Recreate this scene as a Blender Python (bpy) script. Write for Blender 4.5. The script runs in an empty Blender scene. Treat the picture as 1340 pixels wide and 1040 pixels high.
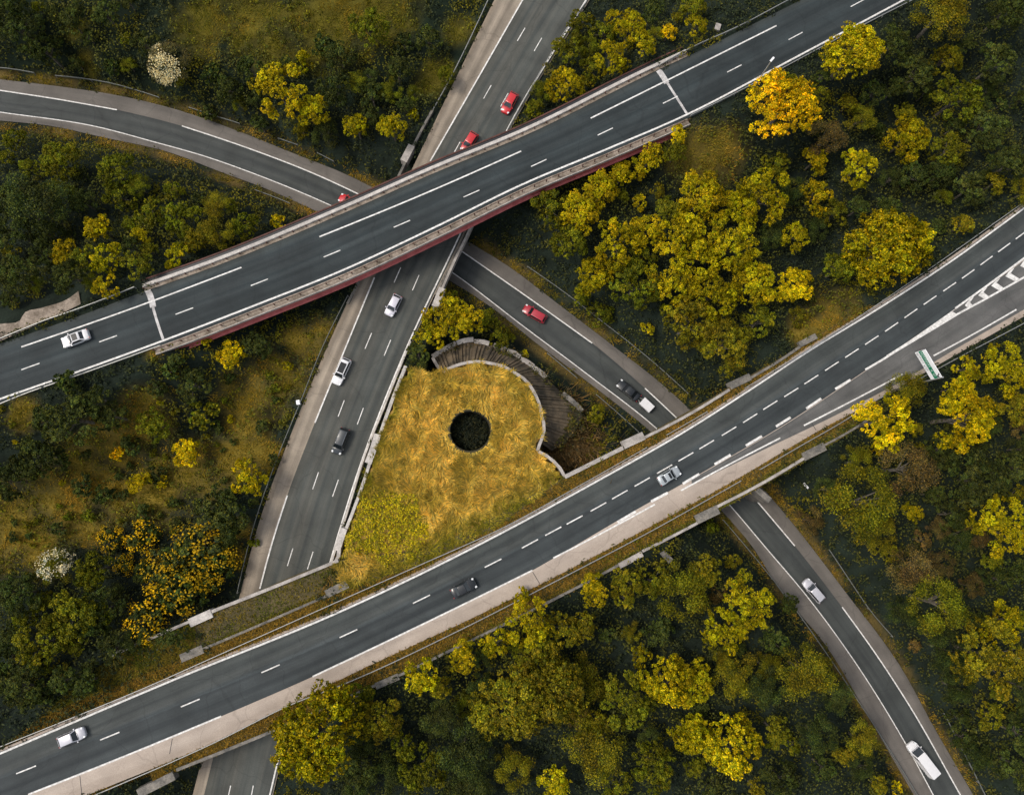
import bpy, bmesh, math, random
import numpy as np
from mathutils import Vector, Matrix

random.seed(7)
rng = np.random.default_rng(7)
SC = bpy.context.scene
COL = SC.collection

# ------------------------------------------------------------------ camera
FPX, ZC = 930.0, 129.0
TH, PH = math.radians(7.0346), math.radians(-2.0083)
RX = np.array([[1, 0, 0], [0, math.cos(TH), -math.sin(TH)], [0, math.sin(TH), math.cos(TH)]])
RY = np.array([[math.cos(PH), 0, math.sin(PH)], [0, 1, 0], [-math.sin(PH), 0, math.cos(PH)]])
RC = RY @ RX
cam = bpy.data.cameras.new('camera')
cam.sensor_fit = 'HORIZONTAL'
cam.sensor_width = 36.0
cam.lens = FPX / 1340 * 36.0
cam.clip_end = 3000
camo = bpy.data.objects.new('camera', cam)
COL.objects.link(camo)
M4 = Matrix([list(RC[i]) + [0] for i in range(3)] + [[0, 0, 0, 1]])
M4.translation = Vector((0, 0, ZC))
camo.matrix_world = M4
SC.camera = camo

# ------------------------------------------------------------------ light
SUN_EL, SUN_AZ = math.radians(56), math.radians(-85)     # azimuth from +Y (photo top) towards +X
w = bpy.data.worlds.new('World')
SC.world = w
w.use_nodes = True
nt = w.node_tree
bg = nt.nodes['Background']
sky = nt.nodes.new('ShaderNodeTexSky')
sky.sky_type = 'NISHITA'
sky.sun_disc = False
sky.sun_elevation = SUN_EL
sky.sun_rotation = SUN_AZ
sky.air_density = 1.0
sky.dust_density = 3.0
hs = nt.nodes.new('ShaderNodeHueSaturation')                # an overcast sky is greyer than a clear one
hs.inputs['Saturation'].default_value = 0.42
nt.links.new(sky.outputs[0], hs.inputs['Color'])
nt.links.new(hs.outputs[0], bg.inputs[0])
bg.inputs[1].default_value = 0.15
sun = bpy.data.lights.new('sun', 'SUN')
sun.energy = 1.25
sun.angle = math.radians(15)
sun.color = (1.0, 0.91, 0.78)
suno = bpy.data.objects.new('sun', sun)
COL.objects.link(suno)
sd = Vector((math.sin(SUN_AZ) * math.cos(SUN_EL), math.cos(SUN_AZ) * math.cos(SUN_EL), math.sin(SUN_EL)))
suno.rotation_euler = (-sd).to_track_quat('-Z', 'Y').to_euler()
suno.location = sd * 300
SC.view_settings.view_transform = 'Standard'
SC.view_settings.look = 'None'
SC.view_settings.gamma = 1
SC.view_settings.exposure = 0.36
SC.cycles.max_bounces = 6
SC.cycles.diffuse_bounces = 3
SC.cycles.transparent_max_bounces = 4

# ------------------------------------------------------------------ projection helpers
ZM, ZF, ZS = 6.2, 12.6, 0.0
def fM(x, y): return ZM + 0 * x
def fF(x, y): return ZF + 0 * x
def fS(x, y): return ZS + 0 * x
def fW(x, y): return 10.6 - 0.03 * np.clip(x, -130, 130)
def plane(z): return lambda x, y: z + 0 * x

def P(px, zf, off=0.0):
    """pixels of the 1340x1040 photograph -> points on the surface zf"""
    px = np.atleast_2d(np.asarray(px, float))
    if not callable(zf): zf = plane(zf)
    d = np.stack([px[:, 0] - 670, 520 - px[:, 1], np.full(len(px), -FPX)], 1) @ RC.T
    z = np.zeros(len(px)) + 6.0
    for _ in range(14):
        t = (ZC - z) / -d[:, 2]
        z = 0.35 * z + 0.65 * (zf(d[:, 0] * t, d[:, 1] * t) + off)
    t = (ZC - z) / -d[:, 2]
    return np.stack([d[:, 0] * t, d[:, 1] * t, z], 1)

def PX(p):
    p = np.atleast_2d(p)
    c = (p - np.array([0, 0, ZC])) @ RC
    return np.stack([670 + FPX * c[:, 0] / -c[:, 2], 520 - FPX * c[:, 1] / -c[:, 2]], 1)

def spline(pts, n=None, step=None):
    p = np.asarray(pts, float)
    if len(p) == 2:
        t = np.linspace(0, 1, n or 20)[:, None]
        return p[0] * (1 - t) + p[1] * t
    s = np.r_[0, np.cumsum(np.linalg.norm(np.diff(p, axis=0), axis=1))]
    m = np.zeros_like(p)
    h = np.diff(s)
    dl = np.diff(p, axis=0) / h[:, None]
    m[1:-1] = (dl[:-1] * h[1:, None] + dl[1:] * h[:-1, None]) / (h[1:] + h[:-1])[:, None]
    m[0] = dl[0] * 1.5 - m[1] * .5
    m[-1] = dl[-1] * 1.5 - m[-2] * .5
    if n is None: n = max(4, int(s[-1] / (step or 8)))
    q = np.linspace(0, s[-1], n)
    i = np.clip(np.searchsorted(s, q, 'right') - 1, 0, len(h) - 1)
    t = ((q - s[i]) / h[i])[:, None]
    hh = h[i][:, None]
    return ((2*t**3 - 3*t**2 + 1) * p[i] + (t**3 - 2*t**2 + t) * hh * m[i]
            + (-2*t**3 + 3*t**2) * p[i+1] + (t**3 - t**2) * hh * m[i+1])

def resample(p, n):
    p = np.asarray(p, float)
    s = np.r_[0, np.cumsum(np.linalg.norm(np.diff(p, axis=0), axis=1))]
    q = np.linspace(0, s[-1], n)
    return np.stack([np.interp(q, s, p[:, k]) for k in range(p.shape[1])], 1)

def ext(pts, a=0, b=0):
    p = [np.array(q, float) for q in pts]
    if a:
        d = p[0] - p[1]; p = [p[0] + d / np.linalg.norm(d) * a] + p
    if b:
        d = p[-1] - p[-2]; p = p + [p[-1] + d / np.linalg.norm(d) * b]
    return p

def normals2(p):
    t = np.gradient(p[:, :2], axis=0)
    t /= np.linalg.norm(t, axis=1)[:, None] + 1e-9
    return np.stack([-t[:, 1], t[:, 0]], 1)          # left of travel

def offp(pts, d, n=60):
    """pixel polyline offset by d pixels (positive: to the right as drawn, y down)"""
    p = spline(pts, n)
    return p + normals2(p) * d

def inside(poly, x, y):
    poly = np.asarray(poly)[:, :2]
    r = np.zeros(len(x), bool)
    x0, y0 = poly[-1]
    for x1, y1 in poly:
        c = ((y1 > y) != (y0 > y)) & (x < (x0 - x1) * (y - y1) / (y0 - y1 + 1e-12) + x1)
        r ^= c
        x0, y0 = x1, y1
    return r

def seg_dist(line, x, y):
    """distance, z of the nearest point, signed side"""
    best = np.full(len(x), 1e9); zz = np.zeros(len(x))
    for a, b in zip(line[:-1], line[1:]):
        d = b[:2] - a[:2]; L = d @ d + 1e-9
        t = np.clip(((x - a[0]) * d[0] + (y - a[1]) * d[1]) / L, 0, 1)
        q = np.hypot(x - a[0] - t * d[0], y - a[1] - t * d[1])
        k = q < best
        best[k] = q[k]; zz[k] = (a[2] + t * (b[2] - a[2]))[k]
    return best, zz

def vnoise(x, y, s, seed=0):
    """smooth value noise in 0..1"""
    r = np.random.default_rng(seed).random((256, 256))
    u, v = x / s, y / s
    i, j = np.floor(u).astype(int), np.floor(v).astype(int)
    fu, fv = u - i, v - j
    fu = fu * fu * (3 - 2 * fu); fv = fv * fv * (3 - 2 * fv)
    g = lambda a, b: r[a & 255, b & 255]
    return (g(i, j) * (1 - fu) + g(i+1, j) * fu) * (1 - fv) + (g(i, j+1) * (1 - fu) + g(i+1, j+1) * fu) * fv

# ------------------------------------------------------------------ materials
def nodes(name):
    m = bpy.data.materials.new(name); m.use_nodes = True
    n = m.node_tree
    return m, n, n.nodes['Principled BSDF']

def add(n, typ, **kw):
    o = n.nodes.new(typ)
    for k, v in kw.items():
        if k.startswith('i_'):
            o.inputs[k[2:].replace('_', ' ')].default_value = v
        else: setattr(o, k, v)
    return o

def ramp(n, fac, stops):
    r = n.nodes.new('ShaderNodeValToRGB')
    e = r.color_ramp.elements
    while len(e) < len(stops): e.new(0.5)
    for q, (p, c) in zip(e, stops):
        q.position = p; q.color = (*c, 1) if len(c) == 3 else c
    n.links.new(fac, r.inputs[0])
    return r.outputs[0]

def mixc(n, fac, a, b, mode='MIX'):
    m = n.nodes.new('ShaderNodeMix'); m.data_type = 'RGBA'; m.blend_type = mode
    for s, v in ((m.inputs[0], fac), (m.inputs[6], a), (m.inputs[7], b)):
        if hasattr(v, 'links'): n.links.new(v, s)
        elif isinstance(v, (int, float)): s.default_value = v
        else: s.default_value = (*v, 1)
    return m.outputs[2]

def noise(n, scale, detail=4, vec=None, rough=.6):
    t = n.nodes.new('ShaderNodeTexNoise')
    t.inputs['Scale'].default_value = scale; t.inputs['Detail'].default_value = detail
    t.inputs['Roughness'].default_value = rough
    if vec is not None: n.links.new(vec, t.inputs['Vector'])
    return t.outputs[0]

def objvec(n, scale=(1, 1, 1)):
    g = n.nodes.new('ShaderNodeNewGeometry')
    m = n.nodes.new('ShaderNodeMapping'); m.inputs['Scale'].default_value = scale
    n.links.new(g.outputs['Position'], m.inputs[0])
    return m.outputs[0]

def speckled(name, c1, c2, scale=1.0, rough=.85, fine=14, finec=.25, bump=0.0, metal=0):
    m, n, b = nodes(name)
    v = objvec(n)
    f = ramp(n, noise(n, scale, 6, v), [(.35, c1), (.65, c2)])
    g = ramp(n, noise(n, fine, 3, v), [(.3, (1 - finec,) * 3), (.7, (1 + finec,) * 3)])
    n.links.new(mixc(n, 1.0, f, g, 'MULTIPLY'), b.inputs['Base Color'])
    b.inputs['Roughness'].default_value = rough
    b.inputs['Metallic'].default_value = metal
    b.inputs['Specular IOR Level'].default_value = .3
    if bump:
        bp = n.nodes.new('ShaderNodeBump'); bp.inputs['Strength'].default_value = bump
        bp.inputs['Distance'].default_value = .05
        n.links.new(noise(n, fine, 3, v), bp.inputs['Height'])
        n.links.new(bp.outputs[0], b.inputs['Normal'])
    return m

def asphalt(name, base, light, lanes=2, track=.35, patch=.25, across=None):
    """u = 0..1 across, v = metres along"""
    m, n, b = nodes(name)
    uv = n.nodes.new('ShaderNodeUVMap'); uv.uv_map = 'road'
    sep = n.nodes.new('ShaderNodeSeparateXYZ'); n.links.new(uv.outputs[0], sep.inputs[0])
    v = objvec(n)
    # worn wheel paths: two per lane
    mul = add(n, 'ShaderNodeMath', operation='MULTIPLY'); mul.inputs[1].default_value = lanes * 4 * math.pi
    n.links.new(sep.outputs[0], mul.inputs[0])
    cs = add(n, 'ShaderNodeMath', operation='COSINE'); n.links.new(mul.outputs[0], cs.inputs[0])
    streak = n.nodes.new('ShaderNodeCombineXYZ')
    us = add(n, 'ShaderNodeMath', operation='MULTIPLY'); us.inputs[1].default_value = lanes * 5.0
    vs = add(n, 'ShaderNodeMath', operation='MULTIPLY'); vs.inputs[1].default_value = .035
    n.links.new(sep.outputs[0], us.inputs[0]); n.links.new(sep.outputs[1], vs.inputs[0])
    n.links.new(us.outputs[0], streak.inputs[0]); n.links.new(vs.outputs[0], streak.inputs[1])
    sn = noise(n, 1.0, 4, streak.outputs[0])
    a1 = add(n, 'ShaderNodeMath', operation='MULTIPLY_ADD'); a1.inputs[1].default_value = -.10; n.links.new(cs.outputs[0], a1.inputs[0]); n.links.new(sn, a1.inputs[2])
    c = ramp(n, a1.outputs[0], [(.28, base), (.78, light)])
    p = ramp(n, noise(n, .18, 5, v), [(.3, (1 - patch,) * 3), (.7, (1 + patch,) * 3)])
    f = ramp(n, noise(n, 9, 3, v), [(.25, (.78,) * 3), (.75, (1.22,) * 3)])
    c = mixc(n, 1.0, mixc(n, 1.0, c, p, 'MULTIPLY'), f, 'MULTIPLY')
    if across:                                        # each lane was laid and worn differently
        ua = add(n, 'ShaderNodeMath', operation='MULTIPLY_ADD'); ua.inputs[1].default_value = .06
        un = add(n, 'ShaderNodeMath', operation='SUBTRACT'); un.inputs[1].default_value = .03
        n.links.new(noise(n, .35, 3, v), ua.inputs[0]); n.links.new(sep.outputs[0], un.inputs[0]); n.links.new(un.outputs[0], ua.inputs[2])
        c = mixc(n, 1.0, c, ramp(n, ua.outputs[0], [(p_, tuple(x_ * .5 for x_ in (k_, k_, k_)) if isinstance(k_, float) else tuple(x_ * .5 for x_ in k_)) for p_, k_ in across]), 'MULTIPLY')
        c = mixc(n, 1.0, c, (2, 2, 2), 'MULTIPLY')
    # dark repair patches and sealed cracks
    cr = n.nodes.new('ShaderNodeTexVoronoi'); cr.feature = 'DISTANCE_TO_EDGE'; cr.inputs['Scale'].default_value = .11
    wr = n.nodes.new('ShaderNodeVectorMath'); wr.operation = 'MULTIPLY_ADD'; wr.inputs[1].default_value = (2.5, 2.5, 0)
    nv = n.nodes.new('ShaderNodeTexNoise'); nv.inputs['Scale'].default_value = .35; n.links.new(v, nv.inputs['Vector'])
    n.links.new(nv.outputs['Color'], wr.inputs[0]); n.links.new(v, wr.inputs[2]); n.links.new(wr.outputs[0], cr.inputs['Vector'])
    c = mixc(n, 1.0, c, ramp(n, cr.outputs['Distance'], [(0, (.80,) * 3), (.012, (1,) * 3)]), 'MULTIPLY')
    oi = ramp(n, noise(n, .55, 4, streak.outputs[0]), [(.55, (1, 1, 1)), (.75, (.86, .87, .88))])
    c = mixc(n, 1.0, c, oi, 'MULTIPLY')
    n.links.new(c, b.inputs['Base Color'])
    b.inputs['Roughness'].default_value = .8
    b.inputs['Specular IOR Level'].default_value = .35
    return m

def leafmat(name, attr=False, var=.58, trans=.22):
    m = bpy.data.materials.new(name); m.use_nodes = True
    n = m.node_tree; n.nodes.clear()
    out = n.nodes.new('ShaderNodeOutputMaterial')
    if attr:
        a = n.nodes.new('ShaderNodeAttribute'); a.attribute_name = 'tint'; c = a.outputs[0]
    else:
        a = n.nodes.new('ShaderNodeObjectInfo'); c = a.outputs['Color']
        t = n.nodes.new('ShaderNodeAttribute'); t.attribute_name = 'tint'
        c = mixc(n, 1.0, c, t.outputs[0], 'MULTIPLY')
    g = n.nodes.new('ShaderNodeNewGeometry')
    r = ramp(n, g.outputs['Random Per Island'], [(0, (1 - var, 1 - var * .75, 1 - var * .5)), (.5, (1, 1, 1)), (1, (1 + var, 1 + var * .75, 1))])
    c = mixc(n, 1.0, c, r, 'MULTIPLY')
    d = n.nodes.new('ShaderNodeBsdfDiffuse'); t2 = n.nodes.new('ShaderNodeBsdfTranslucent')
    gl = n.nodes.new('ShaderNodeBsdfGlossy'); gl.inputs['Roughness'].default_value = .5
    gl.inputs['Color'].default_value = (.5, .5, .5, 1)
    n.links.new(c, d.inputs[0]); n.links.new(c, t2.inputs[0])
    mx = n.nodes.new('ShaderNodeMixShader'); mx.inputs[0].default_value = trans
    n.links.new(d.outputs[0], mx.inputs[1]); n.links.new(t2.outputs[0], mx.inputs[2])
    m2 = n.nodes.new('ShaderNodeMixShader'); m2.inputs[0].default_value = .010
    n.links.new(mx.outputs[0], m2.inputs[1]); n.links.new(gl.outputs[0], m2.inputs[2])
    n.links.new(m2.outputs[0], out.inputs[0])
    return m

def simple(name, c, rough=.5, metal=0.0, coat=0.0, spec=.5, dirt=.12):
    m, n, b = nodes(name)
    v = objvec(n)
    f = ramp(n, noise(n, 3, 5, v), [(.3, tuple(x * (1 - dirt) for x in c)), (.7, tuple(min(1, x * (1 + dirt)) for x in c))])
    n.links.new(f, b.inputs['Base Color'])
    b.inputs['Roughness'].default_value = rough
    b.inputs['Metallic'].default_value = metal
    b.inputs['Coat Weight'].default_value = coat
    b.inputs['Specular IOR Level'].default_value = spec
    return m

M = {}
M['asph_fly'] = asphalt('asphalt_flyover', (.019, .0265, .0285), (.036, .0445, .0460), 3, across=[(0, (1.45, 1.3, 1.15)), (.14, 1.2), (.26, .86), (.44, .92), (.54, 1.18), (.64, .90), (.85, .80), (1, .95)])
M['asph_main'] = asphalt('asphalt_main', (.032, .039, .0412), (.060, .069, .0695), 2, across=[(0, (1.35, 1.2, 1.08)), (.10, (1.12, 1.08, 1.0)), (.40, (1.15, 1.08, 1.0)), (.49, 1.22), (.515, .82), (.80, .80), (1, .98)])
M['asph_moto'] = asphalt('asphalt_motorway', (.050, .056, .052), (.088, .090, .078), 3, across=[(0, (1.1, 1.02, .95)), (.2, .96), (.33, (1.12, 1.05, 1.0)), (.5, .92), (.66, 1.08), (.8, .92), (1, .80)])
M['asph_slip'] = asphalt('asphalt_slip', (.037, .0415, .0405), (.062, .067, .062), 1)
M['asph_ramp'] = asphalt('asphalt_ramp', (.085, .085, .080), (.13, .125, .118), 1)
M['shoulder_main'] = asphalt('shoulder_main', (.33, .268, .215), (.46, .385, .32), 1, patch=.15)
M['shoulder_moto'] = asphalt('shoulder_motorway', (.19, .157, .120), (.33, .275, .21), 3, across=[(0, (1.15, 1.1, 1.05)), (.06, .80), (.12, 1.1), (.2, .85), (.3, 1.05), (1, 1.0)])
M['shoulder_slip'] = asphalt('shoulder_slip', (.100, .090, .079), (.158, .140, .121), 1)
M['white'] = speckled('road_paint', (.50, .48, .45), (.82, .80, .76), 2.2, .7, 14, .20)
M['joint'] = speckled('joint_concrete', (.33, .31, .30), (.58, .56, .54), 1.0, .9, 8, .2)
M['concrete'] = speckled('concrete', (.26, .235, .21), (.44, .40, .36), .7, .9, 6, .25, .2)
M['pale_concrete'] = speckled('pale_concrete', (.36, .33, .30), (.56, .52, .47), .8, .9, 5, .2, .2)
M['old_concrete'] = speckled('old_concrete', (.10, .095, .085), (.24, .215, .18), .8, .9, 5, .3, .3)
M['dirty_kerb'] = speckled('dirty_kerb', (.14, .11, .08), (.33, .27, .215), .5, .9, 3, .3, .2)
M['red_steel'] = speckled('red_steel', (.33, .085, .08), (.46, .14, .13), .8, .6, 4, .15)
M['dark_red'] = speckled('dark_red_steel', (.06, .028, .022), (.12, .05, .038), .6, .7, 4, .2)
M['zinc'] = simple('galvanised_steel', (.34, .34, .32), .45, .35)
M['wire'] = simple('fence_steel', (.17, .18, .165), .6, .2)
M['soil'] = speckled('verge_soil', (.055, .046, .020), (.105, .080, .034), .5, .95, 5, .35)
M['paving'] = speckled('slope_planks', (.050, .042, .030), (.18, .135, .085), .5, .9, 7, .35, .3)
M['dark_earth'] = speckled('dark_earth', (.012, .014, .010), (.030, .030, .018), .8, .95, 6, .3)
M['leaf'] = leafmat('leaf')
M['leaf_stuff'] = leafmat('leaf_stuff', True)
M['bark'] = speckled('bark', (.06, .05, .035), (.16, .14, .11), 2, .9, 12, .3, .4)
M['glass'] = simple('car_glass', (.012, .016, .018), .08, 0, 0, .8)
M['roof_glass'] = simple('roof_glass', (.014, .016, .018), .35, 0, 0, .25)
M['tyre'] = simple('tyre', (.015, .015, .015), .85)
M['rim'] = simple('alloy_rim', (.42, .43, .44), .35, .8)
M['lamp'] = simple('headlamp_glass', (.75, .76, .76), .15, 0, .5)
M['tail'] = simple('tail_lamp', (.35, .01, .01), .2, 0, .5)
M['black_trim'] = simple('black_trim', (.02, .02, .022), .5)
def paint(name, c, metal=.25): 
    M[name] = simple(name, c, .32, metal, .6, .5, .05); return M[name]
for k, c, mt in (('paint_white', (.72, .71, .71), 0), ('paint_silver', (.58, .57, .60), .3), ('paint_pale', (.62, .60, .65), .15),
                 ('paint_red', (.52, .018, .022), .0), ('paint_dark_red', (.40, .020, .035), .0), ('paint_black', (.010, .012, .013), .0),
                 ('paint_grey', (.026, .031, .034), .0), ('paint_green', (.030, .042, .042), .3), ('paint_lightgrey', (.42, .45, .46), .35)):
    paint(k, c, mt)
M['sign_white'] = simple('sign_white', (.90, .89, .89), .5)
M['sign_green'] = simple('sign_green', (.006, .20, .10), .5)
M['sign_ink'] = simple('sign_ink', (.03, .03, .04), .5)

# ------------------------------------------------------------------ mesh helpers
def tag(o, label=None, cat=None, group=None, kind=None):
    if label: o['label'] = label
    if cat: o['category'] = cat
    if group: o['group'] = group
    if kind: o['kind'] = kind
    elif cat: o['kind'] = 'thing'
    return o

def empty(name, loc, label, cat, group=None, rz=0):
    o = bpy.data.objects.new(name, None); COL.objects.link(o)
    o.location = loc; o.rotation_euler = (0, 0, rz); o.empty_display_size = .2
    return tag(o, label, cat, group)

def link(name, me, mat, parent=None):
    o = bpy.data.objects.new(name, me); COL.objects.link(o)
    if mat is not None and not me.materials: me.materials.append(mat)
    if parent: o.parent = parent
    return o

def pmesh(name, V, F, mat, parent=None, smooth=False, uv=None, angle=None):
    me = bpy.data.meshes.new(name)
    me.from_pydata([tuple(v) for v in V], [], [tuple(int(i) for i in f) for f in F])
    if uv is not None:
        l = me.uv_layers.new(name='road')
        idx = np.empty(len(me.loops), int); me.loops.foreach_get('vertex_index', idx)
        l.data.foreach_set('uv', np.asarray(uv, np.float32)[idx].ravel())
    if smooth:
        me.polygons.foreach_set('use_smooth', [True] * len(me.polygons))
        if angle: me.set_sharp_from_angle(angle=math.radians(angle))
    me.update()
    return link(name, me, mat, parent)

def quads(name, V, tint, mat, parent=None):
    """V (n,4,3) loose quads; tint (n,3) per quad"""
    n = len(V)
    me = bpy.data.meshes.new(name)
    me.vertices.add(n * 4); me.loops.add(n * 4); me.polygons.add(n)
    me.vertices.foreach_set('co', np.asarray(V, np.float32).ravel())
    me.loops.foreach_set('vertex_index', np.arange(n * 4, dtype=np.int32))
    me.polygons.foreach_set('loop_start', np.arange(0, n * 4, 4, dtype=np.int32))
    me.polygons.foreach_set('loop_total', np.full(n, 4, np.int32))
    a = me.attributes.new('tint', 'FLOAT_COLOR', 'POINT')
    c = np.ones((n, 4, 4), np.float32); c[:, :, :3] = np.asarray(tint)[:, None, :]
    a.data.foreach_set('color', c.ravel())
    me.update(calc_edges=True)
    me.materials.append(mat)
    if name is None: return me
    return link(name, me, mat, parent)

class MB:
    """collects boxes, bars and tubes into one mesh"""
    def __init__(s): s.V = []; s.F = []
    def raw(s, V, F):
        o = len(s.V); s.V += [tuple(v) for v in V]; s.F += [tuple(i + o for i in f) for f in F]; return s
    def box(s, c, size, rz=0, taper=1.0):
        x, y, z = (q / 2 for q in size); ca, sa = math.cos(rz), math.sin(rz)
        V = []
        for k, t in ((-1, 1.0), (1, taper)):
            for a, b in ((-1, -1), (1, -1), (1, 1), (-1, 1)):
                u, v = a * x * t, b * y * t
                V.append((c[0] + u * ca - v * sa, c[1] + u * sa + v * ca, c[2] + k * z))
        return s.raw(V, [(3, 2, 1, 0), (4, 5, 6, 7), (0, 1, 5, 4), (1, 2, 6, 5), (2, 3, 7, 6), (3, 0, 4, 7)])
    def tube(s, pts, r, n=8):
        pts = [Vector(p) for p in pts]; r = r if isinstance(r, (list, tuple)) else [r] * len(pts)
        V = []; F = []
        for i, p in enumerate(pts):
            t = (pts[min(i + 1, len(pts) - 1)] - pts[max(i - 1, 0)]).normalized()
            a = t.orthogonal().normalized() if i == 0 else (a - t * a.dot(t)).normalized()
            b = t.cross(a)
            for k in range(n):
                q = 2 * math.pi * k / n
                V.append(p + (a * math.cos(q) + b * math.sin(q)) * r[i])
            if i:
                o = (i - 1) * n
                F += [(o + k, o + (k + 1) % n, o + n + (k + 1) % n, o + n + k) for k in range(n)]
        F += [tuple(range(n - 1, -1, -1)), tuple(range((len(pts) - 1) * n, len(pts) * n))]
        return s.raw(V, F)
    def strip(s, L, R, zt, zb):
        """closed slab between two 3-D polylines; zt/zb added to z"""
        n = len(L); V = []
        for p, q in zip(L, R):
            V += [(p[0], p[1], p[2] + zt), (q[0], q[1], q[2] + zt), (q[0], q[1], q[2] + zb), (p[0], p[1], p[2] + zb)]
        F = []
        for i in range(n - 1):
            a, b = 4 * i, 4 * i + 4
            for k in range(4):
                F.append((a + k, a + (k + 1) % 4, b + (k + 1) % 4, b + k))
        F += [(3, 2, 1, 0), (4*n-4, 4*n-3, 4*n-2, 4*n-1)]
        return s.raw(V, F)
    def wall(s, line, wd, zt, zb):
        p = np.asarray(line); nn = normals2(p)
        L = p.copy(); R = p.copy(); L[:, :2] += nn * wd / 2; R[:, :2] -= nn * wd / 2
        return s.strip(L, R, zt, zb)
    def build(s, name, mat, parent=None, smooth=False, angle=35, local=None):
        V = np.array(s.V)
        if local is not None: V = V - np.asarray(local)
        return pmesh(name, V, s.F, mat, parent, smooth, angle=angle)

def sheet(name, lpx, rpx, zf, mat, lift=0.0, n=110, kind='structure', parent=None):
    a = P(spline(lpx, n), zf); b = P(spline(rpx, n), zf)
    V = []; uv = []; F = []
    s = np.r_[0, np.cumsum(np.linalg.norm(np.diff((a + b) / 2, axis=0), axis=1))]
    m = 5
    for i in range(n):
        for k in range(m):
            t = k / (m - 1); p = a[i] * (1 - t) + b[i] * t
            V.append((p[0], p[1], p[2] + lift)); uv.append((t, s[i]))
    for i in range(n - 1):
        for k in range(m - 1):
            o = i * m + k
            F.append((o, o + 1, o + m + 1, o + m))
    me_o = pmesh(name, V, F, mat, parent, uv=uv)
    me_o.data.update()
    if me_o.data.polygons[0].normal.z < 0: me_o.data.flip_normals()
    if kind: me_o['kind'] = kind
    return me_o

def ribbon(mb, px, zf, width, lift=.014, n=None):
    p = P(spline(px, n, 14), zf); nn = normals2(p)
    V = []; F = []
    for q, m in zip(p, nn):
        V += [(q[0] + m[0] * width / 2, q[1] + m[1] * width / 2, q[2] + lift), (q[0] - m[0] * width / 2, q[1] - m[1] * width / 2, q[2] + lift)]
    for i in range(len(p) - 1): F.append((2*i, 2*i+1, 2*i+3, 2*i+2))
    mb.raw(V, F)

def dashes(mb, pts, zf, length, width, lift=.014):
    p = P(pts, zf); t = np.gradient(p, axis=0); t /= np.linalg.norm(t, axis=1)[:, None]
    for q, d in zip(p, t):
        m = np.array([-d[1], d[0], 0]) * width / 2; d = d * length / 2; u = np.array([0, 0, lift])
        mb.raw([q - d - m + u, q + d - m + u, q + d + m + u, q - d + m + u], [(0, 1, 2, 3)])

def marks(name, mb):
    o = mb.build(name, M['white']); o['kind'] = 'structure'; return o

# ------------------------------------------------------------------ lines read off the photograph
FLY_N = [(-60, 487), (28, 454), (172, 404), (316, 350), (418, 310), (550, 256), (682, 198), (773, 155), (895, 94.5), (1016, 34), (1075, 2)]
FLY_NE = [(0, 450), (100, 415), (190, 381), (286, 347), (450, 279), (570, 226), (686, 178), (861, 92), (900, 74), (1045, 2)]
FLY_S = [(0, 522), (100, 487), (215.5, 445), (330, 401), (450, 353), (570, 297), (685.6, 240.6), (795, 195), (897, 151), (1040, 76), (1183, 0)]
FLY_D = [(40, 479.5), (141.5, 443.3), (241.3, 407.1), (339.5, 369.5), (434.5, 332), (526, 293), (617, 253.5), (705, 213.5), (792, 172.5), (877, 131), (961, 90), (1041, 47.5), (1122, 4.5)]
MO_L = [(647, 0), (590, 116), (534, 232), (464, 375), (425, 461), (378, 575), (337, 690), (313, 782), (261, 1005), (252, 1040)]
MO_LL = [(684, 0), (624, 105), (563, 211), (490, 363), (412, 553), (376, 648), (340, 770), (276, 1003), (267, 1040)]
MO_RL = [(767, 0), (661, 175), (601, 309), (536, 446), (472.6, 605), (432, 735), (366, 985), (353, 1040)]
MA_N = [(0, 985.5), (225, 890), (450, 797.7), (560, 746), (667, 691.5), (780, 630), (900, 562), (980, 511), (1058, 459.4), (1149, 404), (1240, 345), (1340, 272.6)]
MA_S = [(37, 1039), (163, 989), (289.5, 936.7), (409, 885), (552, 817), (696.7, 746), (760, 711), (857, 659.7), (955, 606), (1052, 556.7), (1116, 524), (1181, 489.7), (1221, 465.5), (1330, 405)]
MA_SE = [(114, 1040), (280, 971), (450, 886.5), (650, 793), (847, 691), (962, 628), (1078, 560), (1152, 521), (1230, 476), (1340, 414)]
SL_U = [(0, 118.5), (75, 130), (153, 144), (238, 165), (330, 196), (410, 227), (474, 256.5), (603, 328), (700, 395.5), (775, 449), (844, 508), (886.6, 548), (977, 640), (1040, 714), (1102, 794), (1150, 861), (1189.6, 922), (1257, 1040)]
SL_L = [(0, 147), (124.5, 165.6), (202, 186), (269, 205), (336.6, 229), (437.5, 271), (520, 311), (591, 356), (685.6, 427.5), (773, 493), (859, 560.4), (951.6, 657), (1005, 719.7), (1050, 772.5), (1109, 851.5), (1183, 969), (1221.5, 1040)]
SL_UE = [(0, 104), (94, 115.5), (151.5, 124.5), (236, 145), (320, 175), (387, 202), (450, 227), (500, 252), (612, 316), (660, 345), (736, 402), (803, 453), (871, 506.6), (905, 538), (995.5, 635), (1041.5, 690), (1105, 772.5), (1176, 868), (1226.6, 959), (1274, 1040)]
SL_LE = [(0, 158), (67, 165), (135, 180), (219, 198.6), (286, 224), (353, 249), (417, 278), (500, 317), (585, 365), (638.5, 399), (702, 449), (786.6, 513), (854, 567), (940, 663), (985, 715.5), (1019.6, 771), (1078.5, 841), (1139, 942), (1196, 1040)]
E = 260
# bridge edges of the lower trunk road
DK_N = [(146, 857), (277, 801), (438, 735), (560, 715), (739, 624), (842, 571), (954, 507), (1067, 441), (1120, 408)]
DK_S = [(200, 1022), (368, 951), (470, 905), (580, 855), (720, 786), (835, 724), (939, 669), (1078, 588), (1140, 549)]

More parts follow.
